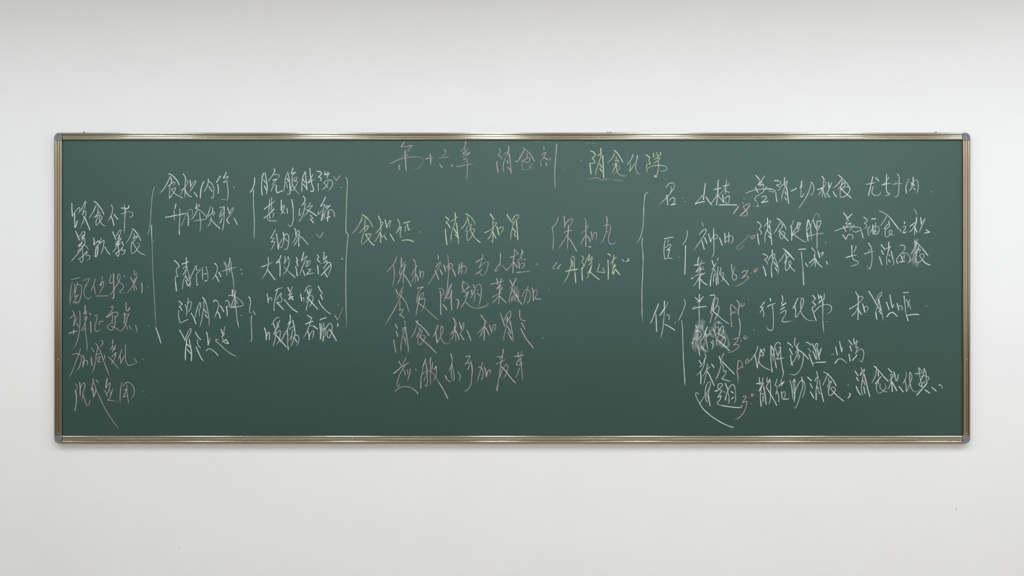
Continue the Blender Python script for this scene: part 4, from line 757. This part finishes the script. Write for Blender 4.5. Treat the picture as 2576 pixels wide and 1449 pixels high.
w +570,270 635,365 / +600,400 640,465 / +595,580 640,690 685,750 / 695,200 715,270 / 675,340 720,270 765,230 / 765,230 745,310 710,500 700,650 730,770 / 680,355 715,300 / +755,340 800,500 830,640 870,785 / +740,460 770,550 / +750,590 770,720
w 955,170 1005,200 1000,290 960,420 905,530 / +955,170 1060,270 1150,380 1235,470 / +1040,280 1045,370 / +985,525 1095,380 / 1040,440 1045,530 / 1010,520 1005,620 1030,700 1070,720 1130,680 1190,610 1180,540 1160,520 / 1080,530 1075,600 1130,660 1200,690 1240,680
w +1240,215 1320,300 / 1275,345 1340,340 1330,390 1290,440 1245,490 / 1290,350 1310,420 1310,500 / 1300,480 1260,600 1220,640 / +1315,500 1325,680 / +1325,490 1415,665 / 1355,280 1405,470 1450,330 1425,490 / +1360,290 1385,380 / +1460,580 1545,690
w 1610,295 1600,400 1540,535 / 1585,470 1605,560 1610,680 1660,580 1720,420 1715,350 1685,290 1675,380 1690,550 1730,650 1790,690 1860,660 1890,640
w 1860,200 1880,350 1905,490 / +1795,325 1860,320 / 1860,320 1935,290 1865,200 / 1970,210 1960,320 1900,480 / 1970,210 2010,330 2015,480 / 1920,380 1990,365 2070,400 2050,450 2000,490 / 1905,490 1860,540 1930,590 / 1930,510 2000,480 2030,500 1980,600 / 1930,590 1920,520 / +2030,510 1820,760 / +1915,520 1940,505 / -1960,520 1990,520
w +1990,650 2080,715 / +2125,595 2215,675 / +2270,550 2310,555 / 2310,555 2340,590 2325,640
@ 1800 730 16.1
r 580,985 640,960 780,865 / 630,970 615,800 605,650 620,590 650,580 740,670 840,780 830,860 / 795,890 825,930 / 625,970 630,1150 655,1449 665,1530
r 1050,530 1025,620 1050,660 1110,640 1160,590 1160,530 1110,490
w +860,410 900,455 / 900,455 960,540 960,660 920,820 915,950 985,1050 / 950,1135 980,1250 1000,1420 990,1650 960,1800 950,1960
w -690,855 695,862
w -1328,380 1334,386
@ 1230 340 8.05
s -0,150 60,145 / -240,130 360,122 / -920,120 1060,135 / -1170,140 1270,145 / -1530,155 1580,150
@ 1450 340 8.05
s -190,160 280,160 / -310,165 380,168
@ 410 640 8.05
s 1240,160 1290,260 1295,400
"""
def spline(P):
    if len(P) == 2:
        a, b = P; L = max(3, int(math.dist(a, b) / 4))
        return [(a[0] + (b[0] - a[0]) * i / L, a[1] + (b[1] - a[1]) * i / L) for i in range(L + 1)]
    out = []
    for i in range(len(P) - 1):
        b, c = P[i], P[i + 1]
        a = P[i - 1] if i else (2 * b[0] - c[0], 2 * b[1] - c[1])
        d = P[i + 2] if i + 2 < len(P) else (2 * c[0] - b[0], 2 * c[1] - b[1])
        L = max(2, min(14, int(math.dist(b, c) / 2.2)))
        for j in range(L):
            t = j / L
            out.append(tuple(0.5 * (2 * b[k] + (c[k] - a[k]) * t + (2 * a[k] - 5 * b[k] + 4 * c[k] - d[k]) * t * t
                             + (3 * b[k] - a[k] - 3 * c[k] + d[k]) * t ** 3) for k in (0, 1)))
    out.append(P[-1])
    return out

WID = WIDTHS
DEN = DENS
depth = [0]
def ribbon(P, kind, col, vs, fs, uv, lift=True):
    Q = spline(P)
    # drop doubled points
    R = [Q[0]]
    for q in Q[1:]:
        if math.dist(q, R[-1]) > 0.05: R.append(q)
    if len(R) < 2: return
    w = WID[kind] / 2; den = DEN[kind]
    if col == 's': w, den = (4.6, 0.22) if kind else (1.6, 0.16)
    elif col in 'p' : w *= 0.95
    total = sum(math.dist(R[i], R[i + 1]) for i in range(len(R) - 1))
    if total < 4 and col != 's':                        # a dot
        w *= 0.8 if kind == 2 else 0.8
    # round ends
    def unit(a, b):
        d = math.dist(a, b) or 1; return ((b[0] - a[0]) / d, (b[1] - a[1]) / d)
    u0 = unit(R[1], R[0]); u1 = unit(R[-2], R[-1])
    e = w * 0.8
    R = [(R[0][0] + u0[0] * e, R[0][1] + u0[1] * e)] + R + [(R[-1][0] + u1[0] * e, R[-1][1] + u1[1] * e)]
    depth[0] = (depth[0] + 1) % 40
    y = BOARD_Y - 0.00012 - depth[0] * 0.000006
    n0 = len(vs); n = len(R); acc = 0; ph = random.random() * 100
    for i, (px, py) in enumerate(R):
        a = R[max(0, i - 1)]; b = R[min(n - 1, i + 1)]
        t = unit(a, b); nx, ny = -t[1], t[0]
        if i: acc += math.dist(R[i - 1], R[i])
        ww = w * (1 + 0.22 * mnoise.noise(Vector((acc * 0.07, ph, 0))))
        dd = den * (1 + 0.45 * mnoise.noise(Vector((acc * 0.05, ph, 9))))
        if i in (0, n - 1): ww *= 0.45; dd *= 0.7
        if lift and kind < 2 and total > 12:                     # chalk lifts off at the ends of a quick stroke
            k = min(1, (total - acc) / (total * 0.22) + 0.35)
            dd *= k; ww *= 0.6 + 0.4 * k
        for s in (1, -1):
            vs.append(W(px + nx * ww * s, py + ny * ww * s, y)); uv.append((0.5 + 0.5 * s, min(1, max(0, dd))))
    for i in range(n - 1):
        a = n0 + 2 * i
        fs.append((a, a + 1, a + 3, a + 2))

NAMES = {'w': None, 'p': 'pink chalk', 'y': 'pale yellow chalk', 'r': 'salmon chalk', 's': 'faint wiped chalk dust'}
ox = oy = 0.0; sc = 1.0
for ln in INK.strip().splitlines():
    ln = ln.strip()
    if not ln: continue
    if ln[0] == '@':
        ox, oy, sc = map(float, ln[1:].split()); continue
    col = ln[0]; vs, fs, uv = [], [], []; pts = []; segs = []
    for seg in ln[1:].split('/'):
        seg = seg.strip(); kind = 1
        if seg[0] == '+': kind = 2; seg = seg[1:]
        elif seg[0] == '-': kind = 0; seg = seg[1:]
        P = [(ox + float(a) / sc, oy + float(b) / sc) for a, b in (q.split(',') for q in seg.split())]
        pts += P; segs.append((kind, P))
    for kind, P in segs:                               # the chalk does not lift where the next stroke carries on
        joined = any(math.dist(P[-1], Q[0]) < 2.2 for _, Q in segs if Q is not P)
        ribbon(P, kind, col, vs, fs, uv, not joined)
    ww = max(q[0] for q in pts) - min(q[0] for q in pts); hh = max(q[1] for q in pts) - min(q[1] for q in pts)
    name = 'chalk_character'
    if col == 's': name = 'chalk_smudge'
    elif max(ww, hh) < 8: name = 'chalk_dot'
    elif hh > 110 and ww < 40: name = 'chalk_bracket'
    elif col == 'r': name = 'check_mark' if len(ln) < 60 else ('chalk_underline' if ww > 60 else 'chalk_numeral')
    o = make(name, vs, fs, CHALK[col], None, uvs=uv)
    on_board(o)
    if NAMES[col]: o['label'] = NAMES[col] + ' ' + name.split('_')[1].replace('mark', 'check mark')
